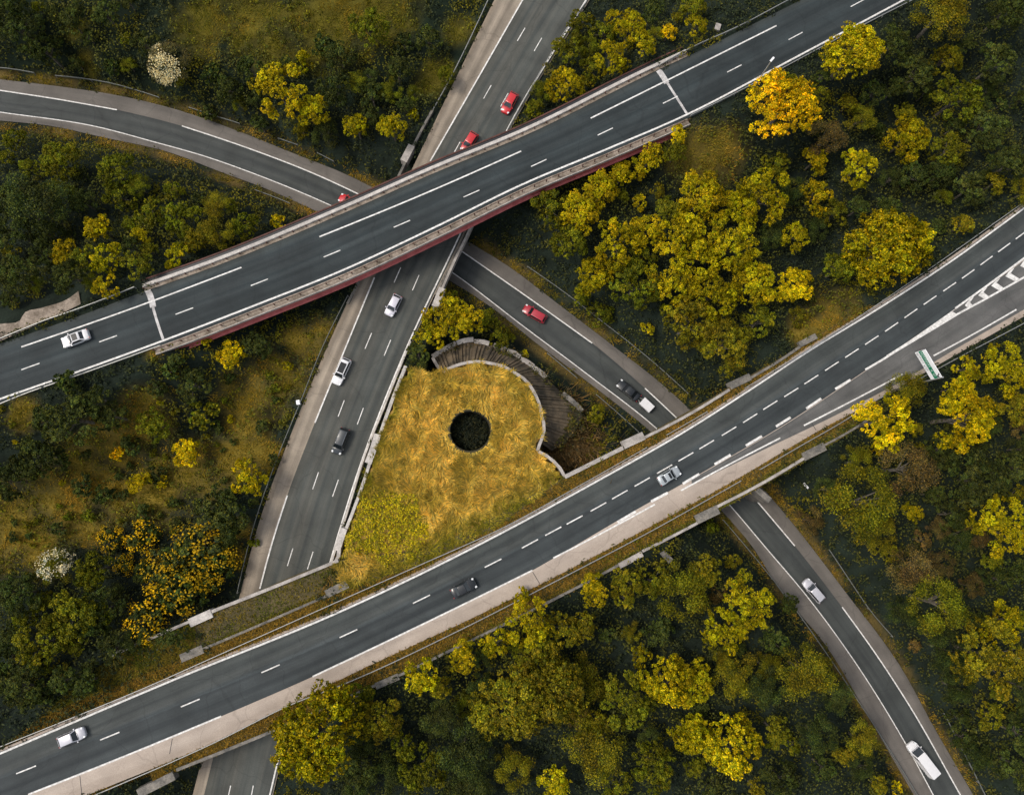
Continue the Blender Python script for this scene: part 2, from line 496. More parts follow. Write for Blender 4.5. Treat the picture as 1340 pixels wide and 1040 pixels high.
def strip3(l, r, zf, n=90): return P(spline(l, n), zf), P(spline(r, n), zf)
flyL, flyR = strip3(ext(FLY_NE, E, E), offp(ext(FLY_S, E, E), 5), fF)
moL, moR = strip3(ext(MO_L, E, E), offp(ext(MO_RL, E, E), -4), fM)
maL, maR = strip3(ext(offp(MA_N, -5), E, E), ext(MA_SE, E, E), fW)
slL, slR = strip3(ext(SL_UE, E, E), ext(SL_LE, E, E), fS)
dkL, dkR = strip3(DK_N, DK_S, fW)
def poly(l, r): return np.r_[l[:, :2], r[::-1, :2]]
PO = {'fly': poly(flyL, flyR), 'mo': poly(moL, moR), 'ma': poly(maL, maR), 'sl': poly(slL, slR), 'dk': poly(dkL, dkR)}

# central grass plateau
RING_IN = [(579, 487), (593, 480), (610, 475), (627, 473.5), (644, 476), (661.6, 481), (675, 489), (688, 498), (698.6, 513), (706, 530), (709, 545), (711.7, 555), (711, 568), (707, 578.5), (703, 590)]
RING_IN2 = [(703, 590), (715.5, 596.5), (726, 605), (733.5, 613.5), (739, 624)]
RING_OUT = [(567, 466), (580, 456), (597, 449), (619, 446), (640, 449), (662, 459), (680, 467), (698, 480), (714, 494), (737, 516), (761, 538)]
ZP = 9.6
def fP(x, y): return ZP + 0 * x
PLAT = [(533, 480), (500, 562), (484, 606), (456, 690), (444, 733), (452, 772), (560, 734), (650, 690), (739, 624)] + RING_IN2[::-1][1:] + RING_IN[::-1][1:]
plat3 = P(PLAT, fP)
SHAFT_C = P([(615, 563.5)], fP)[0]; SHAFT_R = 3.35

# ------------------------------------------------------------------ terrain
def lines(l, r):
    c = (l + r) / 2; hw = np.linalg.norm(l[:, :2] - r[:, :2], axis=1).mean() / 2
    return c[::2], hw
cF, hF = lines(flyL, flyR); cM, hM = lines(moL, moR); cA, hA = lines(maL, maR); cS, hS = lines(slL, slR); cD, hD = lines(dkL, dkR)
fpx = PX(cF)
cFw = cF[fpx[:, 0] < 185]; cFe = cF[fpx[:, 0] > 900]

def terrain(x, y):
    z = 5.2 + 2.2 * (vnoise(x + 500, y + 500, 26, 3) - .5) + .8 * (vnoise(x + 500, y + 500, 7, 4) - .5)
    for c, h in ((cFw, hF), (cFe, hF)):
        d, zc = seg_dist(c, x, y); z = np.maximum(z, zc - .22 - np.maximum(0, d - h - 2.0) / 1.7)
    dl = cD[0] + (cD[0] - cD[3]) / np.linalg.norm(cD[0] - cD[3]) * 11
    d, zc = seg_dist(np.array([cD[2], cD[0], dl]), x, y); z = np.maximum(z, zc - .3 - np.maximum(0, d - hD + .5) / 1.5)
    d, zc = seg_dist(cA, x, y); z = np.maximum(z, zc - .22 - np.maximum(0, d - hA - 2.0) / 1.7)
    d, zc = seg_dist(cM, x, y)
    z = np.maximum(z, zc - .25 - np.maximum(0, d - hM - 1.5) / 1.7)
    z = np.minimum(z, zc - .25 + np.maximum(0, d - hM - 1.2) * .75)
    pin = inside(plat3, x, y)
    dp, _ = seg_dist(np.r_[plat3, plat3[:1]], x, y)
    pz = ZP - .05 + .25 * (vnoise(x + 500, y + 500, 3, 8) - .5)
    dm, zm = seg_dist(cA, x, y)
    pz = np.maximum(pz, zm - .3 - np.maximum(0, dm - hA - 1.5) / 2.0)
    z = np.where(pin, pz, z)
    d2, zc = seg_dist(cS, x, y)
    cut = zc - .15 + np.maximum(0, d2 - hS - 1.5) * .9
    z = np.where(pin, z, np.minimum(z, cut))
    px = PX(np.stack([x, y, z], 1))
    ann = (np.hypot(px[:, 0] - 640, px[:, 1] - 540) < 165) & (px[:, 0] > 560) & (px[:, 1] < 640) & ~pin & (d2 > hS) & (d > hM + 2) & (px[:, 1] > 440)
    z = np.where(ann, np.minimum(z, 1.2), z)
    r = np.hypot(x - SHAFT_C[0], y - SHAFT_C[1])
    return np.where(r < SHAFT_R + 1.0, 1.5, z)

GX, GY = np.arange(-135, 136, .8), np.arange(-125, 150, .8)
XX, YY = np.meshgrid(GX, GY)
ZZ = terrain(XX.ravel(), YY.ravel()).reshape(XX.shape)

def tz(x, y):
    u = np.clip((x - GX[0]) / .8, 0, len(GX) - 1.001); v = np.clip((y - GY[0]) / .8, 0, len(GY) - 1.001)
    i, j = u.astype(int), v.astype(int); a, b = u - i, v - j
    return (ZZ[j, i] * (1-a) + ZZ[j, i+1] * a) * (1-b) + (ZZ[j+1, i] * (1-a) + ZZ[j+1, i+1] * a) * b

def gz(x, y):
    """top of the ground or of the verge on the bridge deck"""
    z = tz(x, y)
    dk = inside(PO['dk'], x, y)
    return np.where(dk, np.maximum(z, fW(x, y) - .05), z)

# dry-grass areas, read off the photograph: px, py, radius, kind
DRY = [(330, 18, 60), (430, 18, 70), (500, 10, 50), (270, 30, 45), (360, 60, 40), (420, 55, 40), (100, 40, 16), (112, 75, 12), (122, 95, 10), (575, 95, 22), (600, 40, 22), (560, 110, 20), (20, 690, 60), (80, 660, 50), (110, 620, 50),
       (150, 580, 45), (190, 545, 40), (210, 640, 50), (250, 620, 45), (330, 520, 45), (370, 490, 35), (395, 450, 30), (300, 600, 40), (320, 570, 35), (160, 650, 40),
       (50, 720, 40), (120, 690, 25), (345, 590, 25), (310, 730, 14), (317, 690, 14), (925, 205, 45), (950, 190, 30), (900, 215, 30), (1090, 415, 40), (1060, 430, 30), (30, 540, 25), (200, 460, 12), (420, 430, 20),
       (700, 360, 6), (760, 430, 7), (830, 480, 7), (880, 520, 7)]
def dryness(x, y, z):
    p = PX(np.stack([x, y, z], 1)); f = np.zeros(len(x))
    for a, b, r in DRY: f = np.maximum(f, 1.25 - np.hypot(p[:, 0] - a, p[:, 1] - b) / r)
    f = np.maximum(f, 0); return np.clip(f + np.minimum(f * 2, .9) * (vnoise(x + 500, y + 500, 2.2, 12) - .55), 0, 1)

gx, gy, gzv = XX.ravel(), YY.ravel(), ZZ.ravel()
dr = dryness(gx, gy, gzv)[:, None]
c_s = np.array([.014, .020, .014]); c_d = np.array([.140, .100, .015])
n1 = vnoise(gx + 500, gy + 500, 1.6, 20)[:, None]
tc = (c_s * (1 - dr) + c_d * dr) * (.6 + .8 * n1)
dS, _ = seg_dist(cS, gx, gy)
fr = np.clip(1.3 - np.abs(dS - hS - .5) / 1.1, 0, 1)[:, None] * np.clip(1.6 * vnoise(gx + 500, gy + 500, 4, 23)[:, None] - .3, 0, 1)
gp_ = PX(np.stack([gx, gy, gzv], 1)); tc[(gp_[:, 1] < 140) & (gp_[:, 0] < 640)] *= np.array([.62, .72, .6])  # upper left: olive tint, plus lens vignette darkening painted into the ground colour
tc = tc * (1 - fr) + np.array([.125, .085, .024]) * fr
pin = inside(plat3, gx, gy)[:, None]
tc = np.where(pin, np.array([.33, .21, .05]) * (.6 + .8 * n1), tc)
rs = np.hypot(gx - SHAFT_C[0], gy - SHAFT_C[1])[:, None]
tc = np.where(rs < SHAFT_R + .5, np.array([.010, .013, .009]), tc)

gm, gn, gb = nodes('ground')
ga = gn.nodes.new('ShaderNodeAttribute'); ga.attribute_name = 'tint'
gv = objvec(gn)
gn.links.new(mixc(gn, 1.0, ga.outputs[0], ramp(gn, noise(gn, 4, 5, gv), [(.3, (.6,) * 3), (.7, (1.4,) * 3)]), 'MULTIPLY'), gb.inputs['Base Color'])
gb.inputs['Roughness'].default_value = .95; gb.inputs['Specular IOR Level'].default_value = .1
M['ground'] = gm
nx, ny = len(GX), len(GY)
# the heightfield carries on as a coarse skirt far past the picture
me = bpy.data.meshes.new('ground')
V = np.stack([gx, gy, gzv], 1)
i, j = np.meshgrid(np.arange(nx - 1), np.arange(ny - 1)); o = (j * nx + i).ravel()
F = np.stack([o, o + 1, o + nx + 1, o + nx], 1)
sk = np.array([(-900, -900, 3), (900, -900, 3), (900, 900, 3), (-900, 900, 3)], float)
c4 = [0, nx - 1, nx * ny - 1, nx * (ny - 1)]
base = len(V); V = np.r_[V, sk]
bot = [j for j in range(nx)]; right = [nx - 1 + k * nx for k in range(ny)]; top = [nx * (ny - 1) + k for k in range(nx)][::-1]; left = [k * nx for k in range(ny)][::-1]
FF = [tuple(int(q) for q in f) for f in F]
for e, (a, b) in zip((bot, right, top, left), ((0, 1), (1, 2), (2, 3), (3, 0))):
    h = len(e) // 2
    for k in range(len(e) - 1): FF.append((e[k], base + (a if k < h else b), e[k + 1]))
    FF.append((e[h], base + a, base + b))
me.from_pydata(V.tolist(), [], FF)
at = me.attributes.new('tint', 'FLOAT_COLOR', 'POINT')
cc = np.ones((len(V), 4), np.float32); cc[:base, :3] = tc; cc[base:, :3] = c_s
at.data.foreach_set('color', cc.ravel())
me.polygons.foreach_set('use_smooth', [True] * len(me.polygons))
tag(link('ground', me, gm), kind='structure')

# ------------------------------------------------------------------ roads and their painted lines
def road(name, l, r, zf, mat, thick=.35):
    n = len(l); mb = MB(); mb.strip(l, r, -.03, -thick)
    return l, r
sheet('motorway_shoulder', ext(MO_L, E, E), offp(ext(MO_RL, E, E), -4), fM, M['shoulder_moto'])
sheet('motorway', ext(MO_LL, E, E), offp(ext(MO_RL, E, E), -3), fM, M['asph_moto'], .006)
sheet('flyover_road', ext(FLY_NE, E, E), offp(ext(FLY_S, E, E), 5), fF, M['asph_fly'], .02)
sheet('trunk_road_shoulder', ext(offp(MA_N, -5), E, E), ext(MA_SE, E, E), fW, M['shoulder_main'])
sheet('trunk_road', ext(offp(MA_N, -2), E, E), ext([(q[0], q[1]) for q in MA_S[:5]] + [(696.7, 746), (752, 714), (820, 674), (905, 626), (1030, 553), (1132, 485), (1250, 404), (1340, 340)], E, E), fW, M['asph_main'], .006)
sheet('slip_lane', [(905, 627), (1030, 554), (1132, 486), (1250, 405), (1340, 341), (1560, 185)], [(905, 634), (1000, 588), (1100, 540), (1181, 498), (1250, 457), (1340, 405), (1560, 270)], fW, M['asph_ramp'], .003)
sheet('slip_road_shoulder', ext(SL_UE, E, E), ext(SL_LE, E, E), fS, M['shoulder_slip'])
sheet('slip_road', ext(SL_U, E, E), ext(SL_L, E, E), fS, M['asph_slip'], .006)

mb = MB()
for a, b in (((-80, 494), (-70, 490)), ((28, 454), (316, 350)), ((418, 310), (682, 198)), ((773, 155), (1016, 34)), ((1100, -11), (1300, -110))):
    if a[0] in (28, 418, 773):
        q = [p for p in FLY_N if a[0] <= p[0] <= b[0]]
        ribbon(mb, q, fF, .24, .034)
    else: ribbon(mb, [a, b], fF, .24, .034)
ribbon(mb, ext(FLY_S, E, E), fF, .30, .034)
dashes(mb, FLY_D, fF, 3.0, .17, .034)
marks('flyover_markings', mb)

mb = MB()
ribbon(mb, ext([(684, 0), (624, 105), (563, 211)], E), fM, .24); ribbon(mb, [(490, 363), (450, 460), (412, 553)], fM, .24)
ribbon(mb, [(376, 648), (357, 707), (340, 770)], fM, .24)
ribbon(mb, ext(MO_RL, E, E), fM, .24)
for L in ([(723, -23), (682, 45.4), (637.8, 120.5), (597, 195)], [(520, 360), (482, 446), (446.5, 534.3), (413, 628.8), (379.7, 728.7), (350, 830)], [(328, 1000 - 88), (299, 1040)],
          [(743, -12), (704, 58.5), (660, 131), (620, 208)], [(544, 370), (507, 455), (471.5, 544.5), (439, 638.5), (406, 733), (378, 830)], [(354, 912), (329, 1040)]):
    dashes(mb, L, fM, 3.0, .15)
marks('motorway_markings', mb)

mb = MB()
ribbon(mb, ext(MA_N, E, E), fW, .30)
for i0, i1 in ((-1, 0), (0, 2), (3, 5), (6, 7), (8, 8), (9, 11), (12, 13)): pass
ribbon(mb, [(-150, 1113), (-60, 1078), (0, 1054)], fW, .26)
ribbon(mb, [(37, 1039), (163, 989), (289.5, 936.7)], fW, .26)
ribbon(mb, [(409, 885), (552, 817), (696.7, 746)], fW, .26)
ribbon(mb, [(724, 730), (790, 696), (857, 659.7)], fW, .26)
ribbon(mb, [(891, 641.7), (955, 607), (1021, 573)], fW, .26)
ribbon(mb, [(1052, 556.7), (1116, 524), (1181, 489.7)], fW, .26)
ribbon(mb, [(1221.5, 465.5), (1276, 436), (1330, 405)], fW, .26)
dashes(mb, [(-75, 1050), (34.2, 1006.6), (143.7, 962.6), (249, 919.3), (354, 874.5), (456, 828.5), (551.6, 783.6), (645.2, 736.5)], fW, 3.0, .19)
T3 = [(693.4, 711.2), (724, 694.7), (752, 680), (783, 663), (811, 647), (840.4, 630.4), (869.7, 613.6), (897.5, 597.6), (924.7, 581.6), (954, 564), (981.6, 547), (1008, 530), (1035.4, 513.3), (1061.7, 496.5), (1088.6, 479), (1114.8, 462), (1140.8, 445), (1166.7, 427.8), (1192, 410), (1217, 392.8), (1242.7, 375.3), (1267, 358.5), (1290.8, 341), (1314, 324), (1337, 307), (1360, 290), (1383, 273)]
dashes(mb, T3, fW, 3.0, .20)
for a, b in (((808, 683), (832, 669)), ((852, 656), (874, 644.5)), ((893.4, 632.8), (915, 620)), ((935, 607.5), (956, 595)), ((976, 583), (997, 570.5)), ((1015.5, 558), (1034.5, 546)), ((1055, 534.5), (1074.5, 521.5)), ((1093, 509), (1113, 497))):
    ribbon(mb, [a, b], fW, .42, .016)
ribbon(mb, [(1132.3, 483.7), (1150, 473.5), (1170, 461)], fW, .36, .016)
# painted nose of the exit and its two edge lines
up = P([(1160, 465), (1190, 446), (1220, 425), (1252, 402.5)], fW, .018); lo = P([(1160, 468.5), (1190, 450.5), (1221, 432), (1254, 412)], fW, .018)
nose = P([(1246, 407.5)], fW, .018)[0]
Vn = list(up) + list(lo)
mb.raw(Vn, [(0, 4, 5, 1), (1, 5, 6, 2)])
mb.raw([up[2], lo[2], lo[3], nose, up[3]], [(0, 1, 2, 3), (0, 3, 4)])
ribbon(mb, ext([(1250, 403.6), (1290, 375), (1340, 338)], 0, 220), fW, .34, .017)
ribbon(mb, ext([(1252, 411.5), (1290, 391), (1340, 363)], 0, 220), fW, .34, .017)
sv = np.array([5.6, -3.2])
for u_, a_, l_ in (((1269, 391.5), (1262.5, 399.5), (1268, 404)), ((1286.5, 379), (1280, 386.5), (1289, 391.5)), ((1303.5, 367), (1297, 374), (1309, 381)), ((1322, 353.5), (1315.5, 361.5), (1330, 369)), ((1341, 339.5), (1335, 348), (1352, 357)), ((1361, 325), (1355, 335), (1375, 345))):
    q_ = P([u_, a_, l_, np.array(l_) + sv, np.array(a_) + sv * 1.25, np.array(u_) + sv], fW, .019)
    mb.raw(q_, [(0, 1, 4, 5), (1, 2, 3, 4)])
marks('trunk_road_markings', mb)

mb = MB()
ribbon(mb, ext([(0, 118.5), (75, 130), (153, 144)], E), fS, .22)
ribbon(mb, [(238, 165), (330, 196), (410, 227), (474, 256.5)], fS, .22)
ribbon(mb, [(603, 328), (700, 395.5), (775, 449)], fS, .22)
ribbon(mb, [(844, 508), (886.6, 548), (930, 592)], fS, .22)
ribbon(mb, [(977, 640), (1008, 676), (1040, 714)], fS, .22)
ribbon(mb, ext([(1102, 794), (1150, 861), (1189.6, 922), (1257, 1040)], 0, E), fS, .22)
ribbon(mb, ext(SL_L, E, E), fS, .17)
marks('slip_road_markings', mb)

# expansion joints across the flyover and saw cuts in the hard shoulder
mb = MB(); mb2 = MB()
ribbon(mb, [(195, 381), (203, 412), (213.5, 444)], fF, .42, .028, 6); ribbon(mb, [(193, 379), (198, 391), (200.5, 402)], fF, 1.0, .026, 4)
ribbon(mb, [(863, 93), (881, 121), (899, 149.5)], fF, .42, .028, 6); ribbon(mb, [(861.5, 92), (868, 101), (872.5, 109)], fF, 1.0, .026, 4)
o = mb.build('expansion_joint', M['joint']); o['kind'] = 'structure'
for a, b in (((225.5, 966), (222, 986)), ((104.5, 1014), (107, 1038)), ((697, 748), (706, 763)), ((1062, 553), (1068, 563))): ribbon(mb2, [a, b], fW, .10, .006, 2)
o = mb2.build('shoulder_joint', M['black_trim']); o['kind'] = 'structure'

# ------------------------------------------------------------------ bridges
def bridge(name, at, label):
    return empty(name, at, label, 'bridge')
def part(mb, name, mat, root, **k):
    return mb.build(name, mat, root, local=root.location, **k)
def clip(line, lo, hi, ax=0):
    p = PX(line); k = (p[:, ax] >= lo) & (p[:, ax] <= hi); return line[k]

# upper flyover, red steel between two concrete kerbs
br = bridge('flyover_bridge', P([(540, 300)], fF)[0], 'long flyover with red steel girders and pale kerbs crossing above the motorway')
br.location.z = 0
nl = P(spline([p for p in FLY_NE if 180 < p[0] < 910], 80), fF); sl = P(offp([(200, 450.5)] + [p for p in FLY_S if 205 < p[0] < 900], 5, 80), fF)
part(MB().strip(nl, sl, -.02, -.35), 'deck', M['concrete'], br)
nN = normals2(nl); nS = normals2(sl)
def side(line, nn, d0, d1):
    a = line.copy(); b = line.copy(); a[:, :2] += nn * d0; b[:, :2] += nn * d1; return a, b
# travel is left to right: +normal points to the top of the photograph
a, b = side(nl, nN, 0.0, .22); part(MB().strip(a, b, .10, -.3), 'kerb', M['dirty_kerb'], br)
a, b = side(nl, nN, .22, .62); part(MB().strip(a, b, .03, -.3), 'gutter', M['dirty_kerb'], br)
a, b = side(nl, nN, .62, 1.15); part(MB().strip(a, b, .45, -.4), 'parapet', M['pale_concrete'], br)
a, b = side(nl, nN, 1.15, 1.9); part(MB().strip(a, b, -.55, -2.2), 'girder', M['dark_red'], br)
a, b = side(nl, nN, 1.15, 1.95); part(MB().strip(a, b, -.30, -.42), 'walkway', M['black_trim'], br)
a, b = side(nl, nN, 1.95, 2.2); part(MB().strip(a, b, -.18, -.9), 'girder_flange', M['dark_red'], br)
a, b = side(sl, nS, -.02, -.30); part(MB().strip(a, b, .12, -.3), 'kerb', M['dirty_kerb'], br)
a, b = side(sl, nS, -.30, -1.1); part(MB().strip(a, b, .04, -.3), 'walkway', M['dirty_kerb'], br)
a, b = side(sl, nS, -1.1, -1.24); part(MB().strip(a, b, .25, -.35), 'parapet', M['concrete'], br)
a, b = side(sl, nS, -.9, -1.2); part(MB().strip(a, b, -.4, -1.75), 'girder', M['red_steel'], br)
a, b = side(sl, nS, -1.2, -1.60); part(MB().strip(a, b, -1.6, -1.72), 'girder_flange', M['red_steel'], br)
c = (nl + sl) / 2
for t in (.3, .7):
    q = nl * (1 - t) + sl * t; part(MB().wall(q, .6, -.4, -2.3), 'girder', M['red_steel'], br)
pm = bpy.data.meshes.new('post'); pb = MB(); pb.box((0, 0, .5), (.14, .14, 1.0)); pm.from_pydata(pb.V, [], pb.F)
rl = side(sl, nS, -.55, -.55)[0]
part(MB().tube([(*p[:2], p[2] + .95) for p in rl], .035, 5), 'handrail', M['dark_red'], br)
for k, p in enumerate(resample(rl, 44)):
    o = link('post', pm, M['dark_red'], br); o.location = (p[0] - br.location.x, p[1] - br.location.y, p[2] - .02)
rl = side(nl, nN, .42, .42)[0]
for k, p in enumerate(resample(rl, 44)):
    o = link('post', pm, M['dark_red'], br); o.location = (p[0] - br.location.x, p[1] - br.location.y, p[2] - .45)
for px in ((405, 352), (545, 296), (655, 247), (790, 183)):
    cpt = P([px], fF)[0]; i = int(np.argmin(np.hypot(c[:, 0] - cpt[0], c[:, 1] - cpt[1])))
    d = (nl[i] - sl[i])[:2]; L = np.linalg.norm(d); ang = math.atan2(d[1], d[0])
    g = float(tz(np.array([c[i, 0]]), np.array([c[i, 1]]))[0])
    m_ = MB().box((c[i, 0], c[i, 1], ZF - 2.9), (L + .6, 1.2, 1.1), ang)
    for s in (-.33, 0, .33): m_.tube([(c[i, 0] + d[0] * s, c[i, 1] + d[1] * s, g - .5), (c[i, 0] + d[0] * s, c[i, 1] + d[1] * s, ZF - 3.0)], .5, 12)
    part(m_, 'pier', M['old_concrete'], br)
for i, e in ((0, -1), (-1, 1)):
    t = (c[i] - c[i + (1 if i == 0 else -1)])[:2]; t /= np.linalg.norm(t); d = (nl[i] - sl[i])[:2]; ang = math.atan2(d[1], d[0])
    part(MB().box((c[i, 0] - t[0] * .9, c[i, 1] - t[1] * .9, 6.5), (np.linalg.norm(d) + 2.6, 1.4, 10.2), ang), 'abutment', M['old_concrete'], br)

# lower trunk road on its deck, earth verges lying on it
b2 = bridge('trunk_road_bridge', (*P([(640, 760)], fW)[0][:2], 0), 'wide concrete bridge with planted verges carrying the lower road')
part(MB().strip(dkL, dkR, -.06, -.75), 'deck', M['soil'], b2)
def parapet(px, zf, wd, top, low, root, mat='concrete', name='parapet'):
    return part(MB().wall(P(spline(px, None, 12), zf), wd, top, low), name, M[mat], root)
parapet([(146, 857), (249, 812.5)], fW, .42, .35, -.9, b2); parapet([(249, 814.5), (278, 801.5)], fW, 1.35, .42, -1.0, b2, 'pale_concrete', 'parapet_block')
parapet([(278, 799.5), (360, 767), (443, 733)], fW, .5, .35, -.9, b2)
parapet([(265, 849), (350, 813), (428, 779)], fW, .38, .22, -.3, b2, 'old_concrete', 'inner_kerb'); parapet([(237, 861), (266, 848.5)], fW, 1.3, .25, -.3, b2, 'old_concrete', 'kerb_block'); parapet([(427, 777), (455, 763.5)], fW, 1.3, .25, -.3, b2, 'old_concrete', 'kerb_block')
parapet([(739, 624), (778, 604.5), (815, 586)], fW, .65, .35, -1.2, b2); parapet([(815, 582.5), (842, 570)], fW, 1.4, .42, -1.0, b2, 'concrete', 'parapet_block')
parapet([(842, 573), (900, 543), (954, 510)], fW, .45, .35, -.9, b2); parapet([(954, 505.5), (981, 493)], fW, 1.25, .42, -1.0, b2, 'old_concrete', 'parapet_block')
parapet([(981, 495), (1015, 475), (1046, 454)], fW, .42, .35, -.9, b2, 'old_concrete'); parapet([(1045, 451.5), (1067, 440)], fW, 1.0, .42, -1.0, b2, 'old_concrete', 'parapet_block')
parapet([(232, 1006), (300, 979), (368, 951)], fW, .45, .35, -.9, b2, 'old_concrete'); parapet([(182, 1037), (229, 1013)], fW, 1.3, .42, -1.0, b2, 'old_concrete', 'parapet_block')
parapet([(368, 951), (420, 928), (470, 905), (522, 883), (580, 855)], fW, .40, .3, -.9, b2, 'old_concrete'); parapet([(492, 897), (522, 884)], fW, 1.0, .35, -.9, b2, 'old_concrete', 'parapet_block')
parapet([(580, 855), (720, 786), (800, 744), (835, 724)], fW, .40, .3, -.9, b2, 'old_concrete'); parapet([(810, 740), (840, 724)], fW, .9, .38, -.9, b2, 'concrete', 'parapet_block')
parapet([(840, 721), (880, 701), (912, 684)], fW, .42, .35, -.9, b2); parapet([(910, 680), (939, 666)], fW, 1.5, .42, -1.0, b2, 'old_concrete', 'parapet_block')
parapet([(937, 663), (995, 633), (1052, 599)], fW, .45, .35, -.9, b2); parapet([(1050, 598), (1078, 584)], fW, 1.4, .42, -1.0, b2, 'old_concrete', 'parapet_block')
parapet([(1077, 583), (1110, 565), (1140, 546)], fW, .35, .3, -.9, b2, 'old_concrete')
for a, b in (((790, 640), (880, 735)), ((905, 565), (1010, 655)), ((305, 840), (258, 945)), ((432, 775), (385, 930))):
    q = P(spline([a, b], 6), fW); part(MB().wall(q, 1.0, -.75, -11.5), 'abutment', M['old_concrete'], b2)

# motorway over the slip road
b3 = bridge('motorway_bridge', (*P([(565, 285)], fM)[0][:2], 0), 'short concrete bridge carrying the motorway over the slip road below the flyover')
ml, mr = P(spline([(562, 175), (534, 232), (464, 375), (452, 402)], 20), fM), P(spline([(655, 195), (611, 300), (588, 352), (572, 385)], 20), fM)
part(MB().strip(ml, mr, -.05, -1.1), 'deck', M['old_concrete'], b3)
parapet([(566, 146), (545, 185), (521, 234), (500, 278)], fM, .42, .5, -1.2, b3, 'old_concrete'); parapet([(539, 192), (528.5, 212.5)], fM, 1.25, .55, -1.2, b3, 'concrete', 'parapet_block')
parapet([(455, 398), (475, 358), (486, 335)], fM, .45, .3, -1.2, b3, 'old_concrete')
parapet([(628, 270), (614, 303), (596, 340), (579, 378)], fM, .42, .55, -1.2, b3); parapet([(579, 378), (569.5, 402)], fM, 1.2, .55, -1.2, b3, 'pale_concrete', 'parapet_block')
parapet([(569, 402), (558, 424)], fM, .35, .5, -1.0, b3, 'old_concrete')
for a, b in (((500, 250), (590, 300)), ((470, 345), (577, 400))):
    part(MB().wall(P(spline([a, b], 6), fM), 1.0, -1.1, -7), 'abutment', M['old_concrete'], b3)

# ------------------------------------------------------------------ free-standing walls
def wall_thing(name, px, zf, wd, top, low, mat, label, group=None):
    p = P(spline(px, None, 9), zf); c0 = p[len(p) // 2]
    o = MB().wall(p, wd, top, low).build(name, M[mat], local=c0); o.location = c0
    return tag(o, label, 'wall', group)
wall_thing('retaining_wall', [(531, 479), (514, 522), (498, 567)], fP, .55, .25, -4.0, 'pale_concrete', 'narrow pale retaining wall along the motorway beside the golden grass')
wall_thing('retaining_wall', [(494.5, 568), (489, 587), (482, 606)], fP, 1.15, .32, -4.0, 'pale_concrete', 'short thick wall block halfway down the motorway edge of the golden grass')
wall_thing('retaining_wall', [(484, 606), (470, 648), (453.5, 691)], fP, .5, .25, -4.0, 'pale_concrete', 'narrow retaining wall beside the bright yellow scrub and the motorway')
wall_thing('retaining_wall', [(450.5, 691), (446, 705), (441, 720)], fP, 1.1, .32, -4.0, 'pale_concrete', 'short thick pale wall block at the lower end of the yellow scrub')
wall_thing('retaining_wall', [(444, 719), (441, 733), (432, 739)], fP, .6, .3, -4.0, 'pale_concrete', 'corner of pale wall where the motorway runs under the lower road')
wall_thing('retaining_wall', ext([(537.5, 447), (504, 530), (474.6, 605), (464, 640), (434.5, 735)]), fM, .3, .45, -.3, 'pale_concrete', 'long low kerb wall along the right white line of the motorway')
wall_thing('ring_kerb', RING_IN, fP, .5, .3, -2.2, 'concrete', 'curved concrete kerb around the golden grass above the slatted slope')
wall_thing('ring_kerb', RING_IN2, fP, .5, .3, -5.5, 'concrete', 'short curved kerb from the ring to the lower road verge')
for a, b, m_, q in (((566, 467), (597, 449.5), 'concrete', 'leftmost, beside the dark bush'), ((598, 449), (619.5, 444.5), 'pale_concrete', 'second from the left, tilted and pale'), ((620.5, 447.5), (640, 450), 'concrete', 'topmost, above the tiny yellow bush'),
                    ((646, 452), (662, 458.5), 'old_concrete', 'half overgrown, fourth from the left'), ((663.5, 459), (680.5, 467.5), 'concrete', 'clean straight one right of the overgrown one'), ((681, 470), (698, 480), 'concrete', 'next to the small yellow bush on its upper side'),
                    ((698, 481.5), (714, 494), 'concrete', 'last before the gap in the row'), ((736, 515), (761.5, 538), 'old_concrete', 'alone below the gap near the slip road')):
    wall_thing('wall_panel', [a, ((a[0] + b[0]) / 2 + .6, (a[1] + b[1]) / 2 - 1.2), b], plane(4.6), .85, .3, -3.5, m_, 'panel of the curved outer wall, ' + q, 'concrete panels of the curved outer wall')

# slatted slope between kerb and outer wall: ribs run down the slope
rin = P(spline(RING_IN[:-1] , 165), plane(8.3)); rout = P(spline(RING_OUT + [(757, 556), (738, 578), (722, 590)], 165), plane(3.9))
Vs = []; Fs = []
for k in range(165):
    j = (.0, .30, .34)[k % 3] * (0 if (k * 7919) % 11 < 3 else 1) + .06 * math.sin(k * 1.7)
    for t in np.linspace(0, 1, 6):
        p = rin[k] * (1 - t) + rout[k] * t
        Vs.append((p[0], p[1], p[2] + j + .06 * random.random()))
for k in range(164):
    for t in range(5): Fs.append((6*k+t, 6*k+t+1, 6*k+t+7, 6*k+t+6))
o = pmesh('slope_paving', Vs, Fs, M['paving'])
tag(o, 'grey slatted slope curving around the golden grass', 'paving')
# end wall and deep corner with dead reeds
wall_thing('end_wall', [(566, 468), (572, 478), (579, 488)], plane(6.5), .5, .3, -3, 'concrete', 'short pale end wall closing the slatted slope at its left end')

